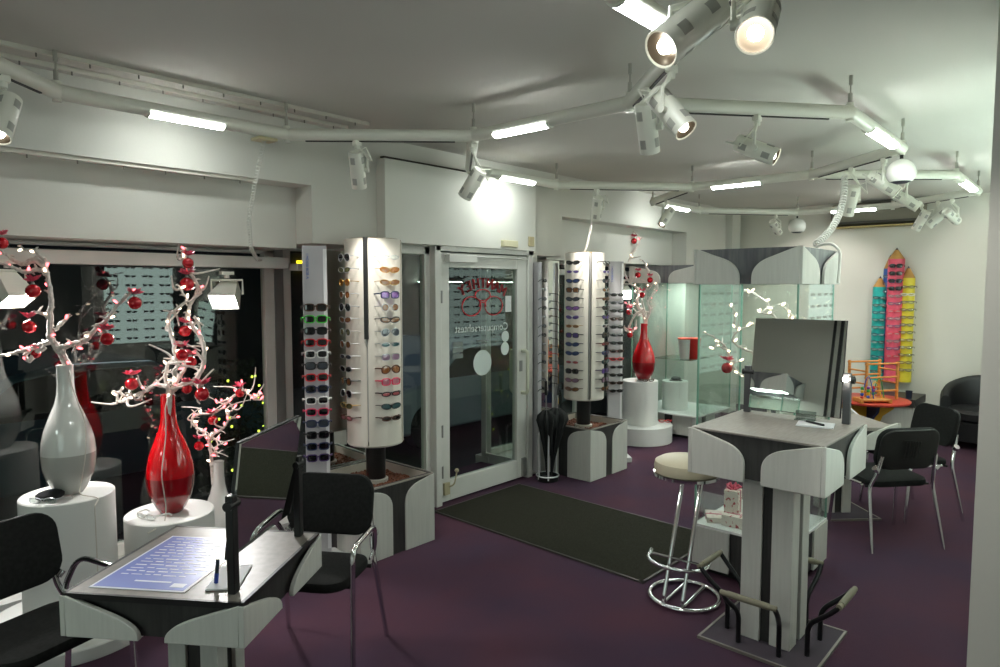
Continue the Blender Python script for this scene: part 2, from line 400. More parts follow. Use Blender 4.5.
def spectacles(loc, az, shape, fcol, lcol, label, group, name='sunglasses', tilt=0., temples=True, sc=1.):
    fm, ln, tm = spec_mesh(shape, fcol, lcol)
    o = thing(name, label, 'glasses' if name != 'sunglasses' else 'sunglasses', loc, az + PI/2, group)
    o.rotation_euler = (tilt, 0, az + PI/2); o.scale = (sc, sc, sc)
    link_mesh('frame', fm, o)
    for l in ln: link_mesh('lens', l, o)
    if temples:
        for t in tm: link_mesh('temple', t, o)
    return o
SPEC_DESC = {'round': 'round', 'wrap': 'sporty wraparound', 'slim': 'slim', 'pilot': 'pilot-shaped', 'square': 'chunky'}

# ---- planters with spinning sunglasses towers
def planter(x0, y0, label):
    w = .64; x1, y1 = x0+w, y0+w; h = .49
    t = thing('planter_box', label, 'planter', (x0+w/2, y0+w/2, 0))
    a = w/2 - .02
    b = MB()
    for s in (-1, 1): b.bx(s*a-.011, s*a+.011, -a, a, 0, h).bx(-a, a, s*a-.011, s*a+.011, 0, h)
    b.bx(-a, a, -a, a, 0, .2)
    b.build('box_body', LAMD, t)
    corner_panels(t, -a, a, -a, a, .0, h-.005, .245, .03, .12, .13)
    rim = MB(); q = a+.012
    for s in (-1, 1): rim.bx(-q, q, s*q-.006, s*q+.006, h-.01, h).bx(s*q-.006, s*q+.006, -q, q, h-.01, h)
    rim.build('rim', mat('pale rim edge', '#9b968c', .5), t)
    lin_ = MB(); q = a-.013
    for s in (-1, 1): lin_.bx(-q, q, s*q-.002, s*q+.002, .38, h-.005).bx(s*q-.002, s*q+.002, -q, q, .38, h-.005)
    lin_.build('inner_lining', mat('pale lining', '#b7b2a6', .7), t)
    g = MB(); rg = random.Random(5)
    n = 34; q = a-.02
    g.add([(-q + 2*q*i/n, -q + 2*q*j/n, .425 + rg.uniform(-.009, .009)) for i in range(n+1) for j in range(n+1)],
          [(i*(n+1)+j, (i+1)*(n+1)+j, (i+1)*(n+1)+j+1, i*(n+1)+j+1) for i in range(n) for j in range(n)])
    for k in range(420):
        x, y = rg.uniform(-q, q)*.98, rg.uniform(-q, q)*.98; r = rg.uniform(.007, .013)
        g.sph((x, y, .43), r, 6, (1, rg.uniform(.7, 1.2), .75))
    g.build('clay_granules', GRANULE, t, kind='stuff')
    return t
def tower(x, y, azs, label, bar_az=None):
    t = thing('sunglasses_tower', label, 'display stand', (x, y, 0))
    MB().cyl((0, 0, .43), (0, 0, .71), .068, n=28).build('pole', mat('black pole', '#0f0f0f', .35), t)
    MB().lathe([(.085, .425), (.085, .45), (.07, .455)], 28).build('pole_collar', mat('grey collar', '#a9a69c', .5), t)
    R = .195; z0, z1 = .72, 2.125
    MB().bx(-.125, .125, -.125, .125, z0, z1-.004).build('core', mat('tower core grey', '#8a8884', .5), t).rotation_euler = (0, 0, azs[0])
    pm = mat('tower cream panel', '#dcd7cc', .45, noise=('#d3cec2', 3, 2))
    for a in azs:
        p = MB(); n = 16; half = math.radians(40); vs = []
        for i in range(n+1):
            b = a - half + 2*half*i/n
            ro = R; vs.append((ro*math.cos(b), ro*math.sin(b)))
        for i in range(n, -1, -1):
            b = a - half + 2*half*i/n; vs.append(((R-.012)*math.cos(b), (R-.012)*math.sin(b)))
        m = len(vs); zz = [(x_, y_, z0) for x_, y_ in vs] + [(x_, y_, z1) for x_, y_ in vs]
        fs = [(i, (i+1) % m, m+(i+1) % m, m+i) for i in range(m)]
        for i in range(n): fs += [(i, i+1, m-2-i, m-1-i), (m+i, 2*m-1-i, 2*m-2-i, m+i+1)]
        pn = p.add(zz, fs).build('curved_panel', pm, t)
        s = MB()
        for b in (a-PI/4,):
            s.cyl(((R-.02)*math.cos(b), (R-.02)*math.sin(b), z0), ((R-.02)*math.cos(b), (R-.02)*math.sin(b), z1), .008, n=8)
        s.build('corner_rail', ALU, t)
    MB().lathe([(.05, z0-.015), (.19, z0-.012), (.198, z0), (.05, z0+.002)], 40).build('base_disc', mat('tower disc', '#c9c6bd', .5), t)
    MB().lathe([(.02, z1), (.17, z1), (.17, z1+.006), (.02, z1+.012)], 36).build('top_cap', mat('brown cap', '#7a6442', .6), t)
    if bar_az is not None:
        MB().box((R*math.cos(bar_az), R*math.sin(bar_az), 1.79), (.03, .028, .68), Matrix.Rotation(bar_az, 3, 'Z')).build('groove_bar', BLACK, t)
        MB().box(((R-.012)*math.cos(bar_az), (R-.012)*math.sin(bar_az), 1.10), (.01, .03, .7), Matrix.Rotation(bar_az, 3, 'Z')).build('groove_strip', mat('groove grey', '#a7a4a0', .4), t)
    return t
PXA, PYA = 2.53, 3.48; PXB, PYB = 5.09, 3.46
planter(PXA, PYA, 'grey planter box with brown clay granules, left of the glass door')
planter(PXB, PYB, 'grey planter box with brown clay granules, right of the glass door')
D = math.radians
azA = [D(260), D(177), D(87), D(350)]; azB = [D(186), D(276), D(6), D(96)]
cA = (PXA+.365, PYA+.31); cB = (PXB+.34, PYB+.32)
tower(*cA, azA, 'cream column of sunglasses standing in the planter left of the door', D(218))
tower(*cB, azB, 'cream column of sunglasses standing in the planter right of the door')
def row(c, az, z, shp, f, l, label, grp):
    R = .195 + .036
    spectacles((c[0] + R*math.cos(az), c[1] + R*math.sin(az), z), az, shp, f, l, label, grp)
SA_R = [('slim', 'silver', 'clear'), ('wrap', 'gold', 'amber'), ('wrap', 'gold', 'brown'), ('square', 'navy', 'violet'), ('round', 'silver', 'brown'), ('wrap', 'black', 'brown'), ('pilot', 'silver', 'grey'),
        ('slim', 'silver', 'teal'), ('square', 'silver', 'mauve'), ('pilot', 'brown', 'amber'), ('square', 'pink', 'pink'), ('slim', 'black', 'rose'), ('wrap', 'black', 'teal'), ('slim', 'brown', 'black')]
SA_L = [('pilot', 'silver', 'black'), ('wrap', 'silver', 'olive'), ('round', 'gold', 'amber'), ('round', 'silver', 'amber'), ('pilot', 'silver', 'black'), ('wrap', 'silver', 'brown'), ('round', 'silver', 'olive'),
        ('round', 'silver', 'brown'), ('slim', 'silver', 'grey'), ('wrap', 'silver', 'black'), ('round', 'black', 'brown'), ('pilot', 'silver', 'black'), ('wrap', 'gold', 'olive'), ('slim', 'brown', 'pink')]
for i in range(14):
    z = 1.998 - .0835*i
    for az, S, side in ((azA[0], SA_R, 'right'), (azA[1], SA_L, 'left')):
        s, f, l = S[i]
        row(cA, az, z, s, f, l, f'{SPEC_DESC[s]} {f} sunglasses with {l} lenses, {ORD[i]} from top on {side} face of left tower', 'sunglasses on the tower left of the door')
SB_L = [('wrap', 'black', 'black'), ('slim', 'silver', 'purple'), ('wrap', 'black', 'blue'), ('square', 'black', 'brown'), ('wrap', 'black', 'grey'), ('wrap', 'black', 'violet'), ('wrap', 'silver', 'purple'), ('slim', 'gold', 'brown'),
        ('square', 'black', 'purple'), ('wrap', 'navy', 'blue'), ('wrap', 'navy', 'blue'), ('slim', 'silver', 'rose'), ('square', 'black', 'black'), ('wrap', 'brown', 'mauve'), ('wrap', 'brown', 'brown')]
SB_R = [('slim', 'black', 'clear'), ('slim', 'silver', 'purple'), ('wrap', 'black', 'grey'), ('wrap', 'silver', 'brown'), ('slim', 'brown', 'brown'), ('wrap', 'black', 'black'), ('wrap', 'black', 'purple'), ('slim', 'silver', 'grey'),
        ('pilot', 'black', 'black'), ('slim', 'brown', 'rose'), ('wrap', 'navy', 'blue'), ('wrap', 'black', 'teal'), ('square', 'purple', 'purple'), ('pilot', 'black', 'mauve'), ('wrap', 'black', 'brown')]
for i in range(15):
    z = 2.03 - .086*i
    for az, S, side in ((azB[0], SB_L, 'left'), (azB[1], SB_R, 'right')):
        s, f, l = S[i]
        row(cB, az, z, s, f, l, f'{SPEC_DESC[s]} {f} sunglasses with {l} lenses, {ORD[i]} from top on {side} face of right tower', 'sunglasses on the tower right of the door')

# ---- narrow upright strips holding one column of glasses
def strip(x, y, az, label, top=2.06, letters=True, foot=True):
    t = thing('display_strip', label, 'display stand', (x, y, 0), az + PI/2)      # local -y is the front
    MB().bx(-.075, .075, -.02, .02, .05, top).build('board', mat('strip board grey', '#b4b2b4', .5, noise=('#a9a7aa', 3, 2)), t, bevel=.004)
    MB().bx(.052, .072, -.026, -.02, .1, top-.02).build('edge_rail', mat('pale rail', '#dcdcdc', .3), t)
    if foot: MB().bx(-.16, .16, -.12, .12, 0, .05).build('foot', mat('pale foot', '#c2c4c2', .5), t, bevel=.006)
    if letters:
        m = MB(); text_mesh(m, 'I MOOII BOB A', .024, Matrix(((0, 1, 0, -.045), (0, 0, -1, -.0215), (-1, 0, 0, top-.13), (0, 0, 0, 1))), .001)
        m.build('blue_lettering', mat('blue print', '#1d4fa8', .5), t)
    return t
azS = D(262)
strip(2.395, 3.74, D(238), 'narrow grey upright strip with blue lettering and bright sunglasses, left of left tower')
SC_ = [('square', 'brown', 'black'), ('square', 'green', 'black'), ('square', 'black', 'black'), ('square', 'red', 'black'), ('square', 'white', 'black'), ('square', 'black', 'grey'), ('square', 'red', 'black'), ('square', 'navy', 'black'),
       ('square', 'white', 'black'), ('square', 'pink', 'black'), ('square', 'navy', 'grey'), ('square', 'black', 'black'), ('square', 'navy', 'black'), ('square', 'purple', 'black')]
def on_strip(x, y, az, i, z, S, where, grp):
    s, f, l = S[i % len(S)]
    spectacles((x + .065*math.cos(az), y + .065*math.sin(az), z), az, s, f, l, f'{SPEC_DESC[s]} {f} sunglasses with {l} lenses, {ORD[i]} from top on the {where}', grp)
for i in range(14):
    on_strip(2.395, 3.74, D(238), i, 1.672 - .0737*i, SC_, 'narrow strip beside left tower', 'bright sunglasses on the left strip')
strip(5.93, 3.74, D(226), 'narrow grey upright strip with blue lettering and dark glasses, right of right tower')
SD_ = [('slim', 'black', 'black'), ('slim', 'grey', 'grey'), ('slim', 'black', 'black'), ('slim', 'brown', 'black')]
for i in range(13):
    f = 'red' if i == 8 else SD_[i % 4][1]
    spectacles((5.93 + .065*math.cos(D(226)), 3.74 + .065*math.sin(D(226)), 1.72 - .082*i), D(226), 'slim', f, 'black', f'slim {f} dark glasses, {ORD[i]} from top on narrow strip beside right tower', 'dark glasses on the right strip')
strip(4.915, 3.965, D(335), 'narrow grey strip of optical frames seen edge-on right beside the door frame', 2.03, foot=False)
for i in range(13):
    spectacles((4.915 + .065*math.cos(D(335)), 3.965 + .065*math.sin(D(335)), 1.86 - .085*i), D(335), 'slim', ('black', 'silver', 'grey')[i % 3], 'clear', f'thin {("black","silver","grey")[i % 3]} optical frame, {ORD[i]} from top on the strip beside the door frame', 'frames on the strip by the door', name='eyeglasses')
# tall mirrors behind the towers
def tall_mirror(x0, x1, y, z0, z1, label, rz=0.):
    t = thing('wall_mirror', label, 'mirror', ((x0+x1)/2, y, z0), rz); w = (x1-x0)/2; h = z1-z0
    MB().bx(-w, w, -.004, .004, 0, h).build('mirror_glass', MIRR, t)
    MB().bx(-w-.004, w+.004, .004, .016, 0, h).build('backing', ALU, t)
tall_mirror(2.62, 3.05, 4.135, .0, 2.06, 'tall greenish mirror between the narrow strip and the left sunglasses tower', D(-2.6))
tall_mirror(5.0, 5.48, 4.13, .0, 2.06, 'tall frameless mirror between the door and the right sunglasses tower')

# ------------------------------------------------------------------ ceiling light tracks (two joined octagons of tube)
TZ = 2.71; TR = .036
ND = dict(Z=(.15, 2.88), A=(1.0, 3.69), B=(2.19, 3.69), C=(2.96, 2.88), D=(2.96, 1.8), E=(2.33, 1.17), F=(3.75, 3.69), G=(4.85, 3.69), H=(5.78, 2.85), I=(5.8, 1.82),
          J=(5.1, 1.04), K=(3.89, 1.04), L=(6.5, 3.65), M=(7.6, 3.65), N=(8.6, 2.85), Q=(8.6, 1.82), O=(7.85, .95), P=(6.6, .95), X=(.78, 1.17), Y=(.15, 1.8), V=(1.6, .44))
def octa(name, label, segs, nodes):
    t = thing(name, label, 'lighting track', (*ND[nodes[0]], TZ)); o = Vector((*ND[nodes[0]], TZ))
    P = lambda k: Vector((*ND[k], TZ)) - o
    for s in segs:
        a, b = P(s[0]), P(s[1])
        tb = MB().cyl(a, b, TR, n=18).build('tube', TUBE, t)
        if len(s) > 2:                                         # current rail slot on the underside
            d = (b-a).normalized(); m = MB(); l = (b-a).length
            R = Matrix.Rotation(math.atan2(d.y, d.x), 3, 'Z')
            m.box((a+b)/2 + Vector((0, 0, -.037)), (l*.8, .014, .008), R).build('slot', mat('rail slot', '#2a2826', .6), tb)
    for k in nodes:
        p = P(k)
        MB().sph(p, TR*1.02, 14).cyl(p - Vector((0, 0, .045)), p + Vector((0, 0, .05)), .02, n=12).build('joint', TUBE, t)
        r = MB().cyl(p + Vector((0, 0, .04)), p + Vector((0, 0, .10)), .011, n=8).cyl(p + Vector((0, 0, .1)), p + Vector((0, 0, .15)), .0045, n=6).cyl(p + Vector((0, 0, .14)), p + Vector((0, 0, .19)), .010, n=8)
        r.build('suspension_rod', mat('rod grey', '#a5a399', .4), t)
    return t
octa('lighting_track', 'cream tubular ceiling track ring nearest the viewer, over the left table and window', [('Z', 'A', 1), ('A', 'B'), ('B', 'C', 1), ('C', 'D'), ('D', 'E', 1), ('E', 'X'), ('X', 'Y', 1), ('Y', 'Z'), ('E', 'V', 1)], 'ABCDEXYZV')
octa('lighting_track', 'cream tubular ceiling track ring in the middle, over mat and tall counter', [('C', 'F', 1), ('F', 'G'), ('G', 'H', 1), ('H', 'I'), ('I', 'J', 1), ('J', 'K'), ('K', 'D', 1)], 'FGHIJK')
octa('lighting_track', 'cream tubular ceiling track ring farthest away, in front of the back wall', [('H', 'L', 1), ('L', 'M'), ('M', 'N', 1), ('N', 'Q'), ('Q', 'O', 1), ('O', 'P'), ('P', 'I', 1)], 'LMNQOP')

def fluo(x0, y0, x1, y1, label):
    c = Vector(((x0+x1)/2, (y0+y1)/2, TZ)); d = Vector((x1-x0, y1-y0, 0)); l = d.length; d.normalize(); n = Vector((-d.y, d.x, 0))
    t = thing('fluorescent_lamp', label, 'lamp', c, 0, 'fluorescent lamps on the ceiling tracks')
    def arc(r, a0, a1, k=12): return [(r*math.cos(a0 + (a1-a0)*i/k), r*math.sin(a0 + (a1-a0)*i/k)) for i in range(k+1)]
    A, B_ = math.radians(212), math.radians(328)
    MB().prism(arc(.042, A, B_), d*(-l/2), n, (0, 0, 1), d*l).build('diffuser', FLUO, t)
    for s in (-1, 1): MB().prism(arc(.0435, A-.05, B_+.05), d*(s*l/2 - (.006 if s > 0 else .006)), n, (0, 0, 1), d*.012).build('end_cap', TUBE, t)
fluo(1.40, 3.69, 1.80, 3.69, 'long bright ceiling lamp at upper left, over the left shop window')
fluo(2.96, 2.70, 2.96, 2.30, 'bright ceiling lamp in the middle left, between two track corners')
fluo(1.84, 1.17, 2.19, 1.17, 'large bright ceiling lamp cut by the top edge beside the biggest spotlight')
fluo(4.08, 3.69, 4.52, 3.69, 'bright ceiling lamp over the white panel above the door')
fluo(6.75, 3.65, 7.30, 3.65, 'small bright ceiling lamp over the central red vase')
fluo(5.79, 2.66, 5.795, 2.22, 'bright ceiling lamp over the big glass showcase')
fluo(4.27, 1.04, 4.86, 1.04, 'bright ceiling lamp on the slanting tube above the near white globe')
fluo(6.85, .95, 7.55, .95, 'bright ceiling lamp on the far slanting tube at right')
fluo(8.6, 2.46, 8.6, 1.98, 'bright ceiling lamp in front of the air conditioner')
fluo(.15, 2.55, .15, 2.1, 'ceiling lamp on the near ring, out of view to the left')
fluo(1.0, 1.17, 1.45, 1.17, 'ceiling lamp on the near ring, above the viewer')

FW = Vector((math.cos(math.radians(42)), math.sin(math.radians(42)), 0)); RT = Vector((FW.y, -FW.x, 0)); UP = Vector((0, 0, 1))
def orient(d):
    d = d.normalized(); x = d.cross(UP)
    x = x.normalized() if x.length > 1e-4 else Vector((1, 0, 0)); y = d.cross(x)
    return Matrix((x, y, d)).transposed()          # columns: side, up-ish, beam
def spotlight(mx, my, dv, lit, label, drop=.17, power=16, L=.22, R=.045, mz=TZ-TR, ang=60, off=(0, 0)):
    d = (RT*dv[0] + UP*dv[1] + FW*dv[2]).normalized(); M = orient(d)
    t = thing('track_spotlight', label, 'spotlight', (mx, my, mz), 0, 'spotlights on the ceiling tracks')
    c = Vector((off[0], off[1], -drop)); T = lambda v: c + M @ Vector(v)
    MB().box((0, 0, -.012), (.05, .035, .03)).cyl((0, 0, -.02), (0, 0, -.05), .016, n=12).build('adapter', TUBE, t, bevel=.004)
    b = MB(); w = R + .008
    b.tube(rnd([(0, 0, -.03), T((w+.008, 0, 0)) + Vector((0, 0, drop*.45)), T((w+.008, 0, 0))]), .009, 6)
    b.cyl(T((w-.010, 0, 0)), T((w+.016, 0, 0)), .015, n=10)
    b.build('bracket', TUBE, t)
    prof = [(R*.5, -L/2+.02), (R*.72, -L/2+.008), (R*.8, -L/2), (R*.97, -L/2+.004), (R, -L/2+.02), (R, L/2-.004), (R*.97, L/2), (R*.88, L/2-.003), (R*.84, L/2-.035), (R*.5, L/2-.05)]
    body = MB().lathe(prof, 28, c, M).build('body', TUBE, t)
    for z in (-.062, .062):
        for a in (0, 90, 180, 270):
            v = MB(); a0 = math.radians(a + 20); n = 5; q = [math.radians(38)*i/n - math.radians(19) for i in range(n+1)]
            vs = [T(((R+.0012)*math.cos(a0+x), (R+.0012)*math.sin(a0+x), z+s)) for x in q for s in (-.02, .02)]
            v.add(vs, [(2*i, 2*i+1, 2*i+3, 2*i+2) for i in range(n)]).build('vent', TUBED, body)
    MB().lathe([(R*.872, L/2-.0035), (R*.74, L/2-.016), (R*.42, L/2-.024)], 24, c, M, False).build('reflector', mat('warm reflector', '#4a4236', .35, .6), t)
    MB().lathe([(.001, L/2-.006), (R*.34, L/2-.009), (R*.42, L/2-.022)], 20, c, M).build('bulb', LENSON if lit else LENSOFF, t)
    MB().tube([T((R*.3, 0, -L/2)), T((R*1.5, .02, -L/2-.03)), T((R*2.2, .02, -L/2+.05)), Vector((.012, .012, -.05))], .0045, 6).build('power_cable', TUBE, t)
    la = bpy.data.lights.new('spot_beam', 'SPOT'); la.energy = power; la.spot_size = math.radians(ang); la.spot_blend = .6; la.shadow_soft_size = .035; la.color = (1, .96, .90)
    lo = bpy.data.objects.new('spot_beam', la); COL.objects.link(lo); lo.parent = t
    lo.matrix_local = Matrix.Translation(T((0, 0, L/2+.004))) @ (M @ Matrix.Rotation(PI, 3, 'X')).to_4x4()
spotlight(.74, 3.44, (.1, -.85, -.5), True, 'lit spotlight cut off by the left edge, high over the white vase')
spotlight(2.48, 3.39, (.0, -.9, .42), True, 'unlit-looking spotlight pointing straight down in front of the recess, over the left tower', power=37)
spotlight(2.99, 2.92, (-.5, -.75, .35), True, 'spotlight tilted down-left in front of the white panel above the door', drop=.24, L=.2, power=12)
spotlight(1.93, .77, (-.72, -.62, -.42), True, 'biggest spotlight at the top, lens shining down-left', drop=.17, L=.25, R=.053, power=12, off=(-.185, .11))
spotlight(1.84, .68, (-.36, -.58, -.73), True, 'spotlight cut by the top edge whose round lens shines at the viewer', drop=.15, L=.24, R=.051, power=8, off=(.04, .06))
spotlight(2.70, 1.55, (.22, -.9, .38), True, 'spotlight hanging almost vertically with its back to us, under the biggest spotlight', power=27)
spotlight(2.48, 1.32, (.45, -.75, -.45), True, 'lit spotlight leaning down-right, beside the almost vertical one under the biggest spotlight', drop=.18, L=.22, R=.048, power=70, ang=85)
spotlight(3.49, 1.37, (.76, -.42, -.45), True, 'lit spotlight pointing right with a looped cable, above the big glass showcase', power=70, ang=80)
spotlight(5.12, 3.44, (0, -.82, .55), True, 'spotlight hanging vertically over the right sunglasses tower with a coiled cable', power=51)
spotlight(6.21, 3.33, (-.55, -.78, -.3), True, 'small lit spotlight pointing down-left above the central red vase', power=34)
spotlight(5.22, 1.17, (.66, -.6, -.42), True, 'lit spotlight pointing right, just left of the near white globe', power=51)
spotlight(5.45, 1.43, (0, -.9, .4), True, 'spotlight hanging vertically beside the white coiled cable of the big showcase', drop=.24, power=27)
spotlight(6.30, 1.24, (.7, -.58, -.4), True, 'lit spotlight pointing right, just right of the near white globe', power=51)
spotlight(8.38, 3.03, (.6, -.6, .5), True, 'small far spotlight pointing away, left of the far white globe', drop=.15, power=40, ang=90)
spotlight(8.31, 1.49, (-.2, -.85, .48), True, 'far spotlight pointing down at the pencils, left one of the cluster at right', power=28, ang=95)
spotlight(8.17, 1.32, (-.55, -.68, .45), True, 'far spotlight turned left toward the back wall, middle one of the cluster at right', power=28, ang=95)
spotlight(8.04, 1.18, (.8, -.4, .42), True, 'far spotlight turned right toward the armchair, right one of the cluster at right', power=28, ang=95)

def globe(x, y, r, label):
    t = thing('globe_speaker', label, 'speaker', (x, y, TZ))
    c = (0, 0, -.07-r)
    MB().cyl((0, 0, -.04), (0, 0, -.09), .011, n=10).build('stem', BLACK, t)
    a = [math.radians(-43 + 133*i/16) for i in range(17)]
    MB().lathe([(r*math.cos(q)+.0005, r*math.sin(q)) for q in a], 32, c).build('shell', mat('white globe plastic', '#e3e3dc', .25), t)
    q = a[0]; MB().lathe([(.001, r*math.sin(q)-.014), (r*.42, r*math.sin(q)-.011), (r*math.cos(q), r*math.sin(q)+.003)], 28, c).build('grille', mat('dark speaker grille', '#23232e', .6), t)
globe(5.1, 1.04, .088, 'near white globe loudspeaker with dark underside hanging from the track')
globe(8.6, 2.85, .10, 'far small white globe loudspeaker hanging near the back wall')

def coil(name, label, pts, turns, r, wire=.004, m=None, straight=0):
    """spiral cable along a polyline"""
    P = [Vector(p) for p in pts]; L = [0]
    for i in range(1, len(P)): L.append(L[-1] + (P[i]-P[i-1]).length)
    def at(s):
        s *= L[-1]
        for i in range(1, len(P)):
            if s <= L[i] + 1e-9: return P[i-1].lerp(P[i], (s-L[i-1])/(L[i]-L[i-1])), (P[i]-P[i-1]).normalized()
        return P[-1], (P[-1]-P[-2]).normalized()
    o = []; n = turns*9
    for i in range(n+1):
        p, d = at(i/n); u = d.cross(Vector((.3, .9, .1))).normalized(); w = d.cross(u); a = 2*PI*turns*i/n
        o.append(p + (u*math.cos(a) + w*math.sin(a))*r)
    t = MB().tube(o, wire, 6).build(name, m or mat('white cable', '#d3d3cc', .4))
    return tag(t, label, 'cable')
def curve(p0, p1, p2, n=10): return [Vector(p0)*(1-t)**2 + Vector(p1)*2*t*(1-t) + Vector(p2)*t*t for t in [i/n for i in range(n+1)]]
coil('coiled_cable', 'white coiled cable hanging by the left window recess down to the window frame', [(2.06, 3.72, 2.66), (2.09, 3.90, 2.42), (2.14, 4.08, 2.22), (2.22, 4.21, 2.05), (2.34, 4.36, 1.99), (2.55, 4.62, 2.0)], 64, .011, .003)
tag(MB().bx(2.0, 2.12, 3.67, 3.77, 2.655, 2.672).build('cable_outlet', mat('beige outlet', '#c4bb95', .5), bevel=.004), 'beige outlet clip on the track above the left coiled cable', 'outlet')
coil('coiled_cable', 'thin coiled cable from the ceiling track to the top of the right sunglasses tower', curve((5.13, 3.48, 2.55), (5.3, 3.62, 2.3), (5.40, 3.76, 2.14)), 46, .009, .003)
coil('coiled_cable', 'thick white coiled cable from the track down to the big showcase header', curve((5.42, 1.47, 2.62), (5.1, 1.36, 2.25), (4.46, 1.36, 2.07), 14), 30, .018, .007)
tag(MB().tube(curve((4.46, 1.36, 2.05), (4.46, 1.25, 2.10), (4.44, 1.213, 2.0), 8) + [(4.43, 1.212, 1.9), (4.41, 1.212, 1.825)], .009, 8).build('power_cable', mat('white cable', '#d3d3cc', .4)), 'smooth white cable running over the front edge of the big showcase header', 'cable')

def ceiling_rail(y, x0, x1, z, label):
    t = thing('curtain_rail', label, 'rail', ((x0+x1)/2, y, z)); l = (x1-x0)/2
    MB().bx(-l, l, -.009, .009, -.022, 0).build('rail', mat('rail white', '#cfccc0', .4), t, bevel=.002)
    m = MB()
    n = int((x1-x0)/.22)
    for i in range(n): m.cyl((-l + (i+.5)*2*l/n, 0, -.022), (-l + (i+.5)*2*l/n, 0, -.04), .004, n=6)
    m.build('glider', mat('glider grey', '#76736c', .5), t)
ceiling_rail(3.72, -1.4, 2.82, H, 'thin white curtain rail on the ceiling, the one farther from the window')
ceiling_rail(3.91, -1.4, 2.78, H, 'thin white curtain rail on the ceiling, the one nearer the window')
ceiling_rail(W+.03, -1.4, 2.2, 2.49, 'thin rail with hooks along the top edge of the left window recess')

# air conditioner on the back wall
ac = thing('air_conditioner', 'cream air conditioner mounted high on the back wall', 'air conditioner', (XB, 2.2, 2.58))
MB().prism([(0, 0), (-.20, .03), (-.22, .10), (-.20, .26), (-.14, .29), (0, .29)], (0, -.52, 0), (1, 0, 0), (0, 0, 1), (0, 1.04, 0)).build('casing', mat('cream air conditioner casing', '#6c695a', .6), ac, bevel=.006)
MB().box((-.212, 0, .045), (.02, .98, .02)).build('air_outlet', mat('outlet slot dark', '#2b2720', .7), ac)
MB().box((-.10, 0, -.008), (.19, 1.0, .016)).build('lower_edge', mat('yellowed plastic', '#a3925c', .6), ac)

# ------------------------------------------------------------------ floor mat
mt = thing('door_mat', 'large black ribbed door mat with metal edging in front of the glass door', 'mat', (4.06, 2.955, 0), D(-1))
MB().bx(-.5, .5, -.94, .94, .001, .014).build('pile', MATT, mt)
e = MB()
for s in (-1, 1): e.bx(s*.5-.016, s*.5+.016, -.955, .955, 0, .012).bx(-.515, .515, s*.94-.016, s*.94+.016, 0, .012)
e.build('metal_edge', mat('worn dark edging', '#4c4845', .5, .4), mt)

# ------------------------------------------------------------------ counters, tables, showcases
def column(parent, s, z0, z1, L, gap=.0):
    MB().bx(-s+.02, s-.02, -s+.02, s-.02, z0, z1).build('column_core', LAMD, parent)
    for cx, cy, ax, ay in ((-s, -s, 1, 1), (s, -s, -1, 1), (s, s, -1, -1), (-s, s, 1, -1)):
        m = MB(); th = .018
        m.prism([(0, 0), (L, 0), (L, th), (th, th), (th, L), (0, L)], (cx, cy, z0), (ax, 0, 0), (0, ay, 0), (0, 0, z1-z0))
        m.build('column_panel', LAM, parent, bevel=.002)
def foot_plate(parent, s):
    MB().bx(-s, s, -s, s, 0, .012).build('foot_plate', mat('carpeted foot plate', '#3c343d', .9, noise=('#463d47', 3, 5)), parent)
    m = MB()
    for k in (-1, 1): m.bx(k*s-.006, k*s+.006, -s-.006, s+.006, 0, .014).bx(-s, s, k*s-.006, k*s+.006, 0, .014)
    m.build('plate_edge', mat('metal plate edge', '#8d8880', .4, .5), parent)
def mirror_on(parent_none, name, label, loc, rz, w, z0, z1, tilt, post_h, post_m=BLACK, knob=True):
    """table mirror between two posts; local -y is the mirror's face"""
    t = thing(name, label, 'mirror', loc, rz)
    for s in (-1, 1):
        p = MB().bx(s*(w/2+.02)-.018, s*(w/2+.02)+.018, -.014, .014, 0, post_h).build('post', post_m, t, bevel=.003)
        MB().cyl((s*(w/2+.02)-.03, -.0, post_h-.035), (s*(w/2+.02)+.035, 0, post_h-.035), .017, n=14).build('clamp_knob', BLACK, p)
    h = z1-z0; zc = (z0+z1)/2; Rm = Matrix.Rotation(tilt, 3, 'X')
    MB().box((0, 0, zc), (w-.004, .008, h), Rm).build('mirror_glass', MIRR, t)
    MB().box(Vector((0, 0, zc)) + Rm @ Vector((0, .010, 0)), (w, .012, h+.006), Rm).build('backing', mat('dark mirror backing', '#1c1c1b', .6), t)
    return t
# tall counter
tc = thing('tall_counter', 'tall pedestal counter with dark fascia, pale corner panels and foot rests', 'counter', (3.44, 1.2, 0))
foot_plate(tc, .275)
column(tc, .125, .012, .89, .10)
MB().bx(-.31, .31, -.30, .30, .885, 1.092).build('fascia', LAMD, tc)
MB().bx(-.325, .325, -.315, .315, 1.092, 1.102).build('counter_top', LAMT, tc, bevel=.002)
corner_panels(tc, -.315, .315, -.305, .305, .872, .228, .265, .045, .10, .11)
for k in range(4):
    M = Matrix.Rotation(PI/2*k, 3, 'Z'); T = lambda v: M @ Vector(v)
    for s in (-1, 1):
        MB().tube(rnd([T((-.20, s*.10, .012)), (*T((-.20, s*.10, .17)), .05), (*T((-.30, s*.125, .26)), .05), T((-.345, s*.125, .31))]), .0125, 10).build('footrest_post', BLACKM, tc)
    MB().cyl(T((-.345, -.135, .312)), T((-.345, .135, .312)), .0135, n=12).cyl(T((-.345, -.10, .312)), T((-.345, .10, .312)), .016, n=12).build('footrest_grip', mat('beige grip', '#7f7a67', .6), tc)
mirror_on(None, 'counter_mirror', 'large rectangular mirror standing on the tall counter', (3.70, 1.21, 1.103), -PI/2, .47, .03, .525, D(-8), .26, mat('grey mirror post', '#4a4a4c', .4, .3))
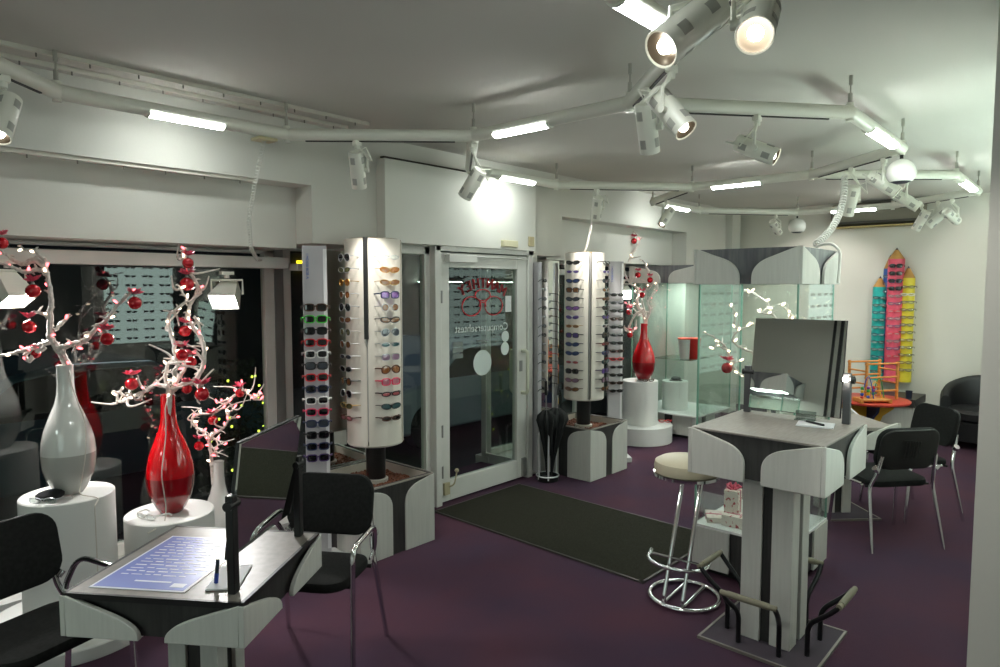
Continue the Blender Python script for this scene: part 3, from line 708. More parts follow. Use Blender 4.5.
glintm = thing('mirror_glint', 'tiny glowing bead standing in for a spotlight glint on the counter mirror', 'lamp', (3.683, .945, 1.335))  # glowing bead in place of a spotlight's reflection at the mirror edge
MB().cyl((0, 0, 0), (.02, -.02, 0), .016, n=12).build('glint_mount', BLACK, glintm)
MB().sph((-.016, .012, 0), .013, 12).build('bulb', emat('mirror glint glow', '#fff6e8', 90, False), glintm)
tag(MB().box((0, 0, 0), (.13, .17, .006)).build('notepad', mat('white paper', '#dfdfe2', .7)), 'small white notepad with a black pen, on the tall counter', 'notepad').location = (3.56, 1.06, 1.1065)
bpy.data.objects['notepad'].rotation_euler = (0, 0, D(12))
pn = thing('ballpoint_pen', 'black pen lying on the notepad on the tall counter', 'pen', (3.56, 1.07, 1.115), D(62))
MB().cyl((-.065, 0, 0), (.045, 0, 0), .006, n=10).build('barrel', BLACK, pn); MB().cyl((.045, 0, 0), (.07, 0, 0), .006, .001, 10).build('tip', ALU, pn)
tag(MB().box((3.66, 1.14, 1.13), (.012, .10, .045)).box((3.655, 1.14, 1.106), (.05, .10, .006)).build('card_holder', gmat('clear acrylic', '#cfd6d4', .1), bevel=.002), 'small clear card holder at the foot of the counter mirror', 'card holder')

# big glass showcase and its twin by the window
def showcase(x0, y0, w, label, zb=.31, zh=1.82, zt=2.035, bw=None):
    t = thing('glass_showcase', label, 'showcase', (x0+w/2, y0+w/2, 0)); a = (bw or w)/2
    MB().bx(-a+.05, a-.05, -a+.05, a-.05, 0, .06).build('plinth', BLACK, t)
    MB().bx(-a+.015, a-.015, -a+.015, a-.015, .05, zb-.012).build('base_box', LAMD, t)
    for cx, cy, ax, ay in ((-a, -a, 1, 1), (a, -a, -1, 1), (a, a, -1, -1), (-a, a, 1, -1)):
        m = MB(); l = .255; th = .018
        m.prism([(0, 0), (l, 0), (l, th), (th, th), (th, l), (0, l)], (cx, cy, .04), (ax, 0, 0), (0, ay, 0), (0, 0, zb-.055))
        m.build('base_panel', LAM, t, bevel=.002)
    a = w/2
    MB().bx(-a+.005, a-.005, -a+.005, a-.005, zb-.014, zb).build('display_floor', mat('white display floor', '#e6e6e4', .35), t)
    for k in range(4):
        M = Matrix.Rotation(PI/2*k, 3, 'Z'); p = MB(); g = a-.012
        p.box(M @ Vector((-g, 0, (zb+zh)/2)), (.006, 2*g-.008, zh-zb), M)
        pg = p.build('glass_wall', GLASSC, t, smooth=False)
        MB().box(M @ Vector((-g, g, (zb+zh)/2)), (.010, .010, zh-zb), M).build('glass_edge', GLASSE, pg)
    hb = MB().bx(-a+.008, a-.008, -a+.008, a-.008, zh+.04, zt-.008)
    for s in (-1, 1): hb.bx(-a+.008, a-.008, s*(a-.012)-.004, s*(a-.012)+.004, zh, zh+.045).bx(s*(a-.012)-.004, s*(a-.012)+.004, -a+.008, a-.008, zh, zh+.045)
    hb.build('header', LAMH, t)
    corner_panels(t, -a, a, -a, a, zh-.004, zt-zh, w*.44, .06, .11, .12)
    MB().bx(-a+.12, a-.12, -a+.12, a-.12, zh+.034, zh+.039).build('light_panel', emat('showcase light', '#f6fff9', 14.), t)
    return t
    return t
bigcase = showcase(3.915, 1.272, .655, 'big square glass showcase with grey header behind the tall counter')
bigcase.scale = (1.03, .93, 1); bigcase.location = (4.252, 1.577, 0)
showcase(-1.42, 2.78, .64, 'square glass showcase behind the viewer, mirrored in the counter mirror')
showcase(7.18, 3.41, .90, 'square glass showcase with grey header in the far window corner', zh=1.85, zt=2.06, bw=.62)
sh = MB().box((0, 0, 0), (.5, .5, .008)).build('glass_shelf', gmat('glass shelf', '#cfe3da', .12))
tag(sh, 'clear glass shelf inside the far corner showcase', 'shelf'); sh.location = (7.63, 3.86, .93)
tag(MB().lathe([(.15, .311), (.155, .315), (.155, .655), (.15, .66)], 40, (7.50, 3.87, 0)).build('display_drum', WHITE), 'small white drum inside the far corner showcase', 'drum')
for i, (x, y, m, nm) in enumerate(((7.50, 3.75, mat('white cup', '#dcdcda', .4), 'white cup on the glass shelf of the far showcase'), (7.56, 3.66, mat('red cup', '#c5231f', .4), 'red cup on the glass shelf of the far showcase'))):
    c = thing('paper_cup', nm, 'cup', (x, y, .935))
    MB().lathe([(.055, 0), (.082, .25), (.078, .25), (.05, .008)], 24).build('cup_body', m, c)
    MB().lathe([(.081, .235), (.085, .24), (.085, .252), (.080, .254)], 24).build('rim', mat('orange red rim', '#d4452a', .4), c)
tag(MB().sph((7.50, 3.86, .685), .06, 16, (1, 1, .5)).cyl((7.50, 3.86, .66), (7.50, 3.86, .667), .08, n=20).build('black_cap', BLACK), 'small black cap shape lying on the drum in the far showcase', 'cap')

# gift boxes inside the big showcase
GB = mat('cream dotted gift paper', '#e4d8cf', .6, noise=('#b0545a', 42, 1))
GB.node_tree.nodes['Color Ramp'].color_ramp.elements[0].position = .60; GB.node_tree.nodes['Color Ramp'].color_ramp.elements[1].position = .66
def gift(x, y, z, d, rz, label, bow):
    t = thing('gift_box', label, 'gift box', (x, y, z), rz)
    MB().box((0, 0, d[2]/2), d).build('box', GB, t, bevel=.003)
    MB().box((0, 0, d[2]/2), (.016, d[1]+.003, d[2]+.003)).build('ribbon', mat('pink satin ribbon', '#c8607a', .4), t)
    if bow:
        m = MB()
        for k in range(5):
            a = 2*PI*k/5; m.tube([(0, 0, d[2]), (.03*math.cos(a-.3), .03*math.sin(a-.3), d[2]+.035), (.045*math.cos(a), .045*math.sin(a), d[2]+.02), (.03*math.cos(a+.3), .03*math.sin(a+.3), d[2]+.008), (0, 0, d[2])], .007, 6)
        m.build('bow', BOW_M, t)
gift(4.10, 1.70, .31, (.09, .09, .21), D(8), 'tall dotted gift box with a pink bow in the big showcase', True)
gift(4.055, 1.63, .31, (.12, .20, .07), D(2), 'low dotted gift box lying in front of the tall one in the big showcase', False)
gift(4.07, 1.80, .31, (.16, .12, .035), D(30), 'flat dotted gift box lying at the left in the big showcase', False)

# near table with mirror, rotated
NA = D(35)
nt = thing('consulting_table', 'square grey table with dark fascia in the left foreground, blue sheet on top', 'table', (1.125, 2.56, 0), NA)
foot_plate(nt, .26); column(nt, .10, .012, .60, .07)
MB().bx(-.30, .30, -.30, .30, .59, .728).build('fascia', LAMD, nt)
MB().bx(-.325, .325, -.325, .325, .728, .742).build('table_top', mat('grey speckled table top', '#7d776f', .4, noise=('#6f6a63', 30, 4)), nt, bevel=.003)
e = MB()
for s in (-1, 1): e.bx(s*.325-.006, s*.325+.006, -.33, .33, .722, .743).bx(-.33, .33, s*.325-.006, s*.325+.006, .722, .743)
e.build('edge_band', BLACK, nt)
corner_panels(nt, -.318, .318, -.318, .318, .59, .145, .27, .055, .11, .08)
mc = Vector((1.285, 2.355, 0))
mirror_on(None, 'table_mirror', 'black framed tilted mirror standing on the left foreground table', (mc.x, mc.y, .743), NA, .50, .105, .52, D(7.5), .345)
def on_near(u, v): return Vector((1.125, 2.56, 0)) + Vector((math.cos(NA), math.sin(NA), 0))*u + Vector((-math.sin(NA), math.cos(NA), 0))*v
ps = thing('poster_sheet', 'blue sheet with white script lines lying on the left foreground table', 'sheet', (0, 0, .7445), NA); ps.location = (*on_near(-.035, .09)[:2], .7445)
bl = mat('blue printed sheet', '#5d6bbd', .35, noise=('#8f9cd6', 1.4, 1)); MB().box((0, 0, 0), (.47, .34, .002)).build('print', bl, ps)
MB().box((0, 0, -.0006), (.49, .36, .0016)).build('white_margin', mat('white sheet', '#dcdeea', .35), ps)
wr = MB(); rw = random.Random(3)
for i in range(13):
    x = -.13 + .34*(i/12); y = .14
    while y > -.10 - .02*(i % 3):
        l = rw.uniform(.02, .055); wr.box((x + rw.uniform(-.004, .004), y - l/2, .0014), (rw.uniform(.004, .008), l, .0008)); y -= l + .012
wr.box((-.18, -.02, .0014), (.010, .14, .0008)); wr.box((-.20, -.13, .0014), (.03, .05, .0008))
wr.build('white_script', mat('white script print', '#e6e8f4', .4), ps)
nb = MB().box((0, 0, 0), (.20, .11, .005)).build('notepad', mat('white paper', '#dfdfe2', .7)); tag(nb, 'white notepad under the pen on the left foreground table', 'notepad')
nb.location = (*on_near(-.15, -.185)[:2], .7465); nb.rotation_euler = (0, 0, NA + D(14))
pn = thing('felt_pen', 'short dark blue pen standing on the notepad of the left foreground table', 'pen', (*on_near(-.205, -.165)[:2], .749))
MB().cyl((0, 0, 0), (.004, 0, .035), .0075, n=12).build('cap', mat('blue cap', '#1f3f9c', .3), pn); MB().cyl((.004, 0, .035), (.009, 0, .085), .007, n=12).build('barrel', mat('dark pen', '#22303c', .3), pn)
# right table, rotated a quarter half-turn
rt = thing('consulting_table', 'square grey table behind the tall counter, beside the two right chairs', 'table', (5.75, 1.57, 0), D(45))
foot_plate(rt, .25); column(rt, .10, .012, .60, .07)
MB().bx(-.29, .29, -.29, .29, .57, .715).build('fascia', LAMD, rt)
MB().bx(-.318, .318, -.318, .318, .715, .74).build('table_top', LAMT, rt, bevel=.003)
corner_panels(rt, -.308, .308, -.308, .308, .57, .205, .27, .05, .13, .11)

# ------------------------------------------------------------------ chairs
def pad(name, w, h, t, m, parent, cz, tilt=0, cy=0, bow=0., r=.07, off=None):
    """rounded cushion: outline w x h, thickness t; returned standing (x,z) or lying"""
    P = rrect(w, h, r, 6); mb = MB(); rings = [(.90, -.5), (.98, -.40), (1.0, -.15), (1.0, .15), (.98, .40), (.90, .5)]
    vs = []
    for sc, k in rings:
        for x, z in P:
            xx, zz = x*sc, z*sc; vs.append((xx, k*t + bow*(xx/(w/2))**2, zz))
    n = len(P); fs = [(i*n+j, i*n+(j+1) % n, (i+1)*n+(j+1) % n, (i+1)*n+j) for i in range(len(rings)-1) for j in range(n)]
    fs += [tuple(range(n-1, -1, -1)), tuple(range(5*n, 6*n))]
    mb.add([Matrix.Rotation(tilt, 3, 'X') @ Vector(v) + Vector((0, cy, cz)) for v in vs], fs)
    return mb.build(name, m, parent)
def chair(label, x, y, face, arms=False):
    """stacking visitor chair; local +y is the way it faces"""
    t = thing('visitor_chair', label, 'chair', (x, y, 0), face - PI/2)
    pad('seat', .46, .42, .05, FABRIC, t, .455, PI/2 + D(3), .02, 0, .09)
    b = pad('backrest', .45, .30, .035, FABRIC, t, .70, D(12), -.235, .028, .09)
    s = pad('back_shell', .44, .29, .018, SHELL, b, .698, D(12), -.262, .028, .09)
    m = MB()
    for k in range(6): m.box((-.05 + .02*k, -.274, .70), (.007, .006, .12), Matrix.Rotation(D(12), 3, 'X'))
    m.box((0, -.270, .765), (.13, .006, .012), Matrix.Rotation(D(12), 3, 'X'))
    m.build('shell_ribs', mat('shell rib', '#1b1c1b', .4), s)
    for k in (-1, 1):
        if arms:
            MB().tube(rnd([(k*.27, .20, 0), (k*.265, .17, .63, .07), (k*.26, -.14, .64, .08), (k*.235, -.20, .50, .04), (k*.225, -.17, .44)]), .0125, 10).build('leg', CHROME, t)
        else:
            MB().tube(rnd([(k*.27, .21, 0), (k*.25, .17, .43, .04), (k*.235, -.10, .43)]), .0125, 10).build('leg', CHROME, t)
        MB().tube(rnd([(k*.27, -.27, 0), (k*.24, -.18, .43, .05), (k*.215, -.215, .52, .03), (k*.20, -.245, .66)]), .0125, 10).build('leg', CHROME, t)
        MB().cyl((k*.215, -.22, .555), (k*.235, -.22, .575), .022, n=12).build('joint_cap', CHROME, t)
    MB().tube([(-.24, .10, .425), (.24, .10, .425)], .010, 8).tube([(-.24, -.14, .425), (.24, -.14, .425)], .010, 8).build('seat_frame', BLACKM, t)
    return t
chair('black padded armchair with chrome arms cut by the left edge, left of the foreground table', .675, 3.04, D(287), True)
chair('black padded chair behind the foreground table mirror, facing the table', 1.73, 2.76, D(213), True)
chair('black chair showing its plastic back shell, nearest of the two at the right', 5.36, 1.13, D(50))
chair('black padded chair facing left, farther of the two at the right', 6.13, 1.12, D(138))

# armchair in the far right corner
ta = thing('tub_armchair', 'black tub armchair in the back right corner', 'armchair', (9.22, .98, 0), D(172) - PI/2)
P = []; n = 22
prof_in = []; mb = MB(); vs = []; fs = []
for i in range(n+1):
    a = math.radians(-205 + 230*i/n); f = math.sin(PI*i/n)
    h = .56 + .22*f**.8; R = .40
    x, y = math.cos(a), math.sin(a)
    for rr_, zz_ in ((R-.11, .22), (R-.10, h-.05), (R-.075, h-.01), (R-.05, h), (R-.02, h-.01), (R, h-.05), (R+.01, .10), (R-.06, .08)):
        vs.append((x*rr_, y*rr_, zz_))
k = 8
for i in range(n):
    for j in range(k): fs.append((i*k+j, i*k+(j+1) % k, (i+1)*k+(j+1) % k, (i+1)*k+j))
fs += [tuple(range(k)), tuple(n*k + j for j in range(k-1, -1, -1))]
LEA = mat('black leatherette', '#151416', .45, bump=.1, bscale=80)
mb.add(vs, fs).build('tub_back', LEA, ta)
MB().lathe([(.30, .30), (.335, .33), (.335, .40), (.30, .43), (.001, .44)], 32, (0, .02, 0)).build('seat_cushion', LEA, ta)
MB().lathe([(.33, .08), (.37, .10), (.37, .30), (.33, .31)], 32).build('base_skirt', LEA, ta)
for sx in (-1, 1):
    for sy in (-1, 1): MB().cyl((sx*.22, sy*.22, 0), (sx*.22, sy*.22, .09), .02, .025, 10).build('leg', BLACK, ta)

# bar stool
st = thing('bar_stool', 'chrome cantilever bar stool with round cream seat before the tall counter', 'stool', (3.53, 1.74, 0))
MB().lathe([(.15, .735), (.178, .745), (.182, .775), (.176, .805), (.15, .82), (.001, .825)], 40).build('seat', CREAM, st)
MB().lathe([(.168, .718), (.184, .723), (.184, .740), (.168, .743)], 40).build('seat_ring', CHROME, st)
MB().tube([(.195*math.cos(2*PI*i/40), .195*math.sin(2*PI*i/40), .014) for i in range(40)], .0135, 10, closed=True).build('base_ring', CHROME, st)
u = RT*.6 + FW*.8; v = RT*.8 - FW*.6
def sl(a, b, z): return u*a + v*b + Vector((0, 0, z))
for b in (-.055, .055):
    MB().tube(rnd([sl(.10, b, .73), (*sl(.10, b, .69), .03), (*sl(-.165, b, .05), .03), sl(-.155, b, .016)]), .012, 10).build('leg', CHROME, st)
    MB().cyl(sl(-.175, b, .016), sl(.175, b, .016), .011, n=10).build('base_bar', CHROME, st)
fr_ = []
for i in range(19):
    a = math.radians(180 + 180*i/18); fr_.append(sl(-.105 + .13*math.sin(a), .17*math.cos(a), .255))
fr_ = [sl(-.075, -.172, .275)] + fr_ + [sl(-.075, .172, .275)]
MB().tube(fr_, .0105, 10).tube([sl(-.085, -.165, .255), sl(-.085, .165, .255)], .008, 8).build('footrest', CHROME, st)
# branch centre lines and bauble centres (metres)
BRANCH={
 'A':[
  [(1.065, 3.943, 1.395), (1.043, 3.951, 1.458), (1.019, 3.969, 1.505), (1.0, 3.975, 1.557), (1.0, 3.956, 1.659), (1.003, 3.942, 1.735), (0.999, 3.949, 1.81), (0.992, 3.957, 1.885), (0.99, 3.959, 1.945)],
  [(1.002, 3.989, 1.52), (0.966, 4.018, 1.506), (0.909, 4.056, 1.482), (0.853, 4.092, 1.463), (0.794, 4.129, 1.45)],
  [(1.028, 3.957, 1.485), (1.069, 3.91, 1.505), (1.119, 3.847, 1.531), (1.144, 3.82, 1.567), (1.172, 3.787, 1.608), (1.197, 3.745, 1.644), (1.219, 3.708, 1.694), (1.252, 3.664, 1.745), (1.273, 3.64, 1.775)],
  [(1.015, 3.961, 1.577), (1.049, 3.952, 1.617), (1.08, 3.928, 1.662)],
  [(0.992, 3.963, 1.644), (0.971, 3.996, 1.669), (0.942, 4.033, 1.674)],
  [(0.997, 3.948, 1.86), (0.969, 3.97, 1.885), (0.913, 4.002, 1.874), (0.87, 4.046, 1.899), (0.83, 4.085, 1.919)],
  [(0.993, 3.958, 1.905), (0.953, 4.002, 1.93), (0.914, 4.056, 1.915), (0.87, 4.114, 1.955), (0.834, 4.17, 1.996)],
  [(0.99, 3.959, 1.935), (0.965, 4.007, 1.975), (0.94, 4.044, 1.986), (0.91, 4.096, 2.007)],
  [(0.982, 3.999, 1.495), (0.948, 4.023, 1.466), (0.924, 4.038, 1.426), (0.913, 4.058, 1.451), (0.939, 4.019, 1.487)],
  [(1.119, 3.847, 1.531), (1.091, 3.862, 1.501), (1.065, 3.868, 1.472)],
  [(1.172, 3.787, 1.608), (1.184, 3.771, 1.567), (1.194, 3.758, 1.582)],
 ],
 'B':[
  [(1.546, 3.911, 1.174), (1.563, 3.908, 1.218), (1.612, 3.878, 1.244), (1.665, 3.842, 1.27), (1.705, 3.838, 1.336), (1.726, 3.852, 1.426), (1.727, 3.887, 1.505), (1.707, 3.955, 1.579), (1.694, 3.988, 1.619), (1.718, 3.999, 1.694), (1.754, 3.998, 1.753), (1.752, 3.976, 1.812), (1.717, 3.982, 1.887), (1.691, 3.986, 1.945), (1.683, 3.989, 1.991), (1.693, 3.97, 2.025)],
  [(1.547, 3.911, 1.185), (1.534, 3.913, 1.277), (1.535, 3.897, 1.352), (1.553, 3.871, 1.386), (1.569, 3.831, 1.36), (1.549, 3.84, 1.305), (1.532, 3.855, 1.266)],
  [(1.563, 3.908, 1.229), (1.606, 3.9, 1.294), (1.642, 3.9, 1.348), (1.625, 3.925, 1.382), (1.604, 3.959, 1.335)],
  [(1.52, 3.867, 1.249), (1.484, 3.938, 1.252), (1.45, 3.993, 1.216), (1.416, 4.062, 1.184), (1.382, 4.121, 1.153), (1.364, 4.161, 1.157), (1.365, 4.173, 1.196), (1.39, 4.154, 1.218)],
  [(1.45, 3.993, 1.216), (1.43, 4.008, 1.257), (1.42, 4.019, 1.307)],
  [(1.568, 3.854, 1.381), (1.574, 3.887, 1.474), (1.569, 3.911, 1.541), (1.567, 3.941, 1.625), (1.605, 3.92, 1.675), (1.659, 3.899, 1.726), (1.647, 3.933, 1.771), (1.634, 3.966, 1.817)],
  [(1.612, 3.878, 1.244), (1.649, 3.833, 1.256), (1.67, 3.791, 1.229), (1.687, 3.75, 1.288)],
  [(1.754, 3.998, 1.753), (1.769, 3.962, 1.776), (1.757, 3.959, 1.812)],
  [(1.707, 3.955, 1.579), (1.73, 3.928, 1.596), (1.747, 3.901, 1.573)],
  [(1.711, 3.835, 1.382), (1.685, 3.863, 1.428), (1.665, 3.896, 1.427)],
  [(1.674, 3.787, 1.24), (1.647, 3.794, 1.186), (1.658, 3.77, 1.141)],
 ],
 'C':[
  [(1.911, 4.201, 0.657), (1.913, 4.213, 0.746), (1.903, 4.227, 0.823), (1.881, 4.247, 0.876), (1.851, 4.277, 0.908), (1.832, 4.289, 0.955), (1.849, 4.268, 0.987), (1.893, 4.209, 0.995), (1.942, 4.161, 1.014), (1.979, 4.127, 1.051), (2.002, 4.103, 1.102)],
  [(1.906, 4.222, 0.81), (1.922, 4.183, 0.865), (1.95, 4.129, 0.901), (1.965, 4.09, 0.949), (1.968, 4.066, 1.009), (1.985, 4.046, 1.035), (1.962, 4.05, 1.082)],
  [(2.002, 4.103, 1.096), (2.027, 4.073, 1.122), (2.049, 4.037, 1.149), (2.068, 4.011, 1.124), (2.086, 3.969, 1.094), (2.113, 3.932, 1.088)],
  [(2.049, 4.037, 1.149), (2.047, 4.057, 1.198)],
  [(1.97, 4.086, 0.962), (2.008, 4.056, 0.979)],
  [(1.917, 4.186, 0.84), (1.931, 4.15, 0.824), (1.954, 4.117, 0.799)],
  [(1.958, 4.055, 1.094), (1.94, 4.097, 1.085), (1.92, 4.124, 1.066)],
  [(1.832, 4.289, 0.955), (1.829, 4.3, 0.902)],
  [(2.086, 3.969, 1.094), (2.126, 3.942, 1.124), (2.13, 3.938, 1.079)],
  [(1.902, 4.227, 0.81), (1.933, 4.199, 0.757), (1.939, 4.187, 0.726), (1.917, 4.225, 0.71)],
 ],
 'D':[
  [(6.967, 3.978, 1.38), (6.973, 4.01, 1.484), (6.962, 4.071, 1.554), (6.977, 4.108, 1.647), (7.025, 4.097, 1.729), (7.012, 4.131, 1.788), (6.989, 4.199, 1.835), (6.971, 4.258, 1.93), (6.986, 4.296, 2.026), (6.999, 4.264, 2.109), (7.06, 4.219, 2.157)],
  [(6.969, 3.98, 1.415), (6.991, 3.942, 1.521), (6.965, 3.955, 1.626), (6.996, 3.909, 1.719), (7.016, 3.883, 1.8), (6.971, 3.911, 1.892), (6.923, 3.937, 1.972), (6.894, 3.961, 2.075), (6.84, 3.996, 2.121)],
  [(6.998, 4.263, 2.097), (7.053, 4.229, 2.181), (7.084, 4.181, 2.275), (7.131, 4.17, 2.36), (7.113, 4.187, 2.419)],
  [(6.975, 4.106, 1.6), (6.926, 4.171, 1.588), (6.87, 4.233, 1.623)],
  [(7.024, 4.096, 1.705), (6.983, 4.154, 1.753)],
  [(6.996, 3.909, 1.719), (7.043, 3.884, 1.753)],
  [(6.987, 3.991, 1.461), (6.963, 4.033, 1.648), (6.992, 3.999, 1.765), (7.02, 3.963, 1.835)],
  [(6.967, 4.021, 1.531), (6.906, 4.09, 1.473), (6.855, 4.151, 1.296), (6.889, 4.117, 1.273), (6.938, 4.067, 1.331)],
  [(6.855, 4.151, 1.296), (6.809, 4.204, 1.343)],
 ],
 'E':[
  [(4.15, 1.51, 0.857), (4.159, 1.52, 1.117), (4.124, 1.577, 1.196), (4.095, 1.623, 1.244), (4.054, 1.663, 1.27), (4.029, 1.698, 1.325), (4.012, 1.725, 1.412), (3.983, 1.771, 1.473), (3.922, 1.842, 1.522)],
  [(4.111, 1.604, 1.226), (4.107, 1.593, 1.382), (4.065, 1.64, 1.419), (4.0, 1.69, 1.476), (4.033, 1.649, 1.544), (4.07, 1.609, 1.562), (4.096, 1.583, 1.586)],
  [(4.033, 1.649, 1.544), (4.008, 1.676, 1.556), (4.019, 1.683, 1.647), (3.997, 1.719, 1.696)],
  [(4.159, 1.52, 1.117), (4.136, 1.502, 1.417), (4.166, 1.488, 1.611), (4.115, 1.548, 1.642), (4.138, 1.528, 1.697), (4.092, 1.585, 1.751), (4.045, 1.641, 1.782)],
  [(4.143, 1.5, 1.478), (4.188, 1.436, 1.588), (4.192, 1.415, 1.637), (4.155, 1.438, 1.674), (4.128, 1.465, 1.698)],
  [(4.192, 1.415, 1.637), (4.221, 1.371, 1.601)],
  [(4.115, 1.548, 1.642), (4.102, 1.58, 1.647)],
  [(3.983, 1.771, 1.473), (3.945, 1.779, 1.413)],
  [(4.029, 1.698, 1.325), (4.064, 1.663, 1.343)],
  [(4.012, 1.725, 1.412), (3.982, 1.77, 1.436)],
  [(4.092, 1.585, 1.751), (4.056, 1.608, 1.764), (4.041, 1.62, 1.739)],
 ],
}
BAUBLE={
 'A':[(0.935, 3.968, 1.78, 0.035), (0.928, 4.041, 1.598, 0.033), (0.855, 4.149, 2.021, 0.03), (1.192, 3.756, 1.537, 0.033), (1.283, 3.622, 1.72, 0.033), (0.95, 4.031, 1.46, 0.023)],
 'B':[(1.696, 3.957, 1.938, 0.032), (1.701, 3.992, 1.817, 0.041), (1.682, 3.993, 1.543, 0.035), (1.601, 3.851, 1.418, 0.034), (1.666, 3.89, 1.37, 0.032), (1.399, 4.038, 1.257, 0.036), (1.668, 3.763, 1.198, 0.039), (1.626, 3.86, 1.221, 0.028)],
 'C':[(1.859, 4.261, 0.787, 0.032), (1.918, 4.182, 0.956, 0.032), (2.04, 4.058, 1.128, 0.029)],
 'D':[(7.078, 4.219, 2.348, 0.036), (6.833, 4.015, 1.938, 0.035), (6.933, 3.915, 1.88, 0.035), (6.914, 4.176, 1.505, 0.035), (6.868, 4.131, 1.238, 0.035), (6.958, 4.031, 1.706, 0.035)],
 'E':[(4.006, 1.72, 1.301, 0.034)],
}

# ------------------------------------------------------------------ plinths and vases
def plinth(x, y, r, top, label, disc=None, zd=.12):
    t = thing('round_plinth', label, 'plinth', (x, y, 0))
    z0 = 0
    if disc:
        MB().lathe([(disc-.004, 0), (disc, .004), (disc, zd-.006), (disc-.006, zd), (.001, zd)], 56).build('base_disc', WHITE, t); z0 = zd
    MB().lathe([(r, z0), (r, top-.005), (r-.005, top), (.001, top)], 56).build('drum', WHITE, t)
plinth(1.045, 3.97, .215, .73, 'tall white round plinth with wide base disc under the big white vase', .42, .07)
plinth(1.545, 3.95, .235, .51, 'short white round plinth under the left red vase')
plinth(6.93, 4.02, .205, .71, 'white round plinth on a wide white disc, under the red vase in the middle', .375, .20)
VP = [(.045, 0), (.062, .004), (.085, .05), (.117, .145), (.129, .22), (.133, .31), (.127, .41), (.113, .50), (.095, .57), (.076, .64), (.058, .70), (.046, .77), (.041, .85), (.040, .98), (.042, 1.0), (.034, 1.0), (.030, .9)]
def vase(x, y, z, h, m, label, s=1.):
    t = MB().lathe([(r*s, k*h) for r, k in VP], 48).build('bottle_vase', m); t.location = (x, y, z)
    return tag(t, label, 'vase')
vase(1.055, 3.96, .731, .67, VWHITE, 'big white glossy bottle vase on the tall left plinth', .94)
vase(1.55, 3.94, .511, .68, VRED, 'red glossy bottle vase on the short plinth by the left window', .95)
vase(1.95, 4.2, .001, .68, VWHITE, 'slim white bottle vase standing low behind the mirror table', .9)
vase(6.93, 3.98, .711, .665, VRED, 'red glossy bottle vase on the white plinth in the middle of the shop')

def smooth_line(P, sub, jit, rg):
    P = [Vector(p) for p in P]; o = []
    for i in range(len(P)-1):
        a = P[i-1] if i else P[i]; b, c = P[i], P[i+1]; d = P[i+2] if i+2 < len(P) else c
        for k in range(sub):
            t = k/sub
            v = .5*((2*b) + (c-a)*t + (2*a-5*b+4*c-d)*t*t + (3*b-a-3*c+d)*t**3)
            o.append(v + Vector((rg.uniform(-jit, jit), rg.uniform(-jit, jit), rg.uniform(-jit, jit))))
    o.append(P[-1]); return o
WHERE = {'A': ('in the big white vase', 'the big white vase'), 'B': ('in the left red vase', 'the left red vase'), 'C': ('in the slim white vase', 'the slim white vase'), 'D': ('in the red vase in the middle', 'the middle red vase'), 'E': ('inside the big glass showcase', 'the showcase')}
BULB_ME = {}
def bulb_mesh(k):
    if k not in BULB_ME: BULB_ME[k] = MB().lathe([(.0035, -.012), (.006, -.004), (.0065, .004), (.004, .012), (.001, .015)], 8).mesh('bulb', BULBW if k == 0 else BULBP)
    return BULB_ME[k]
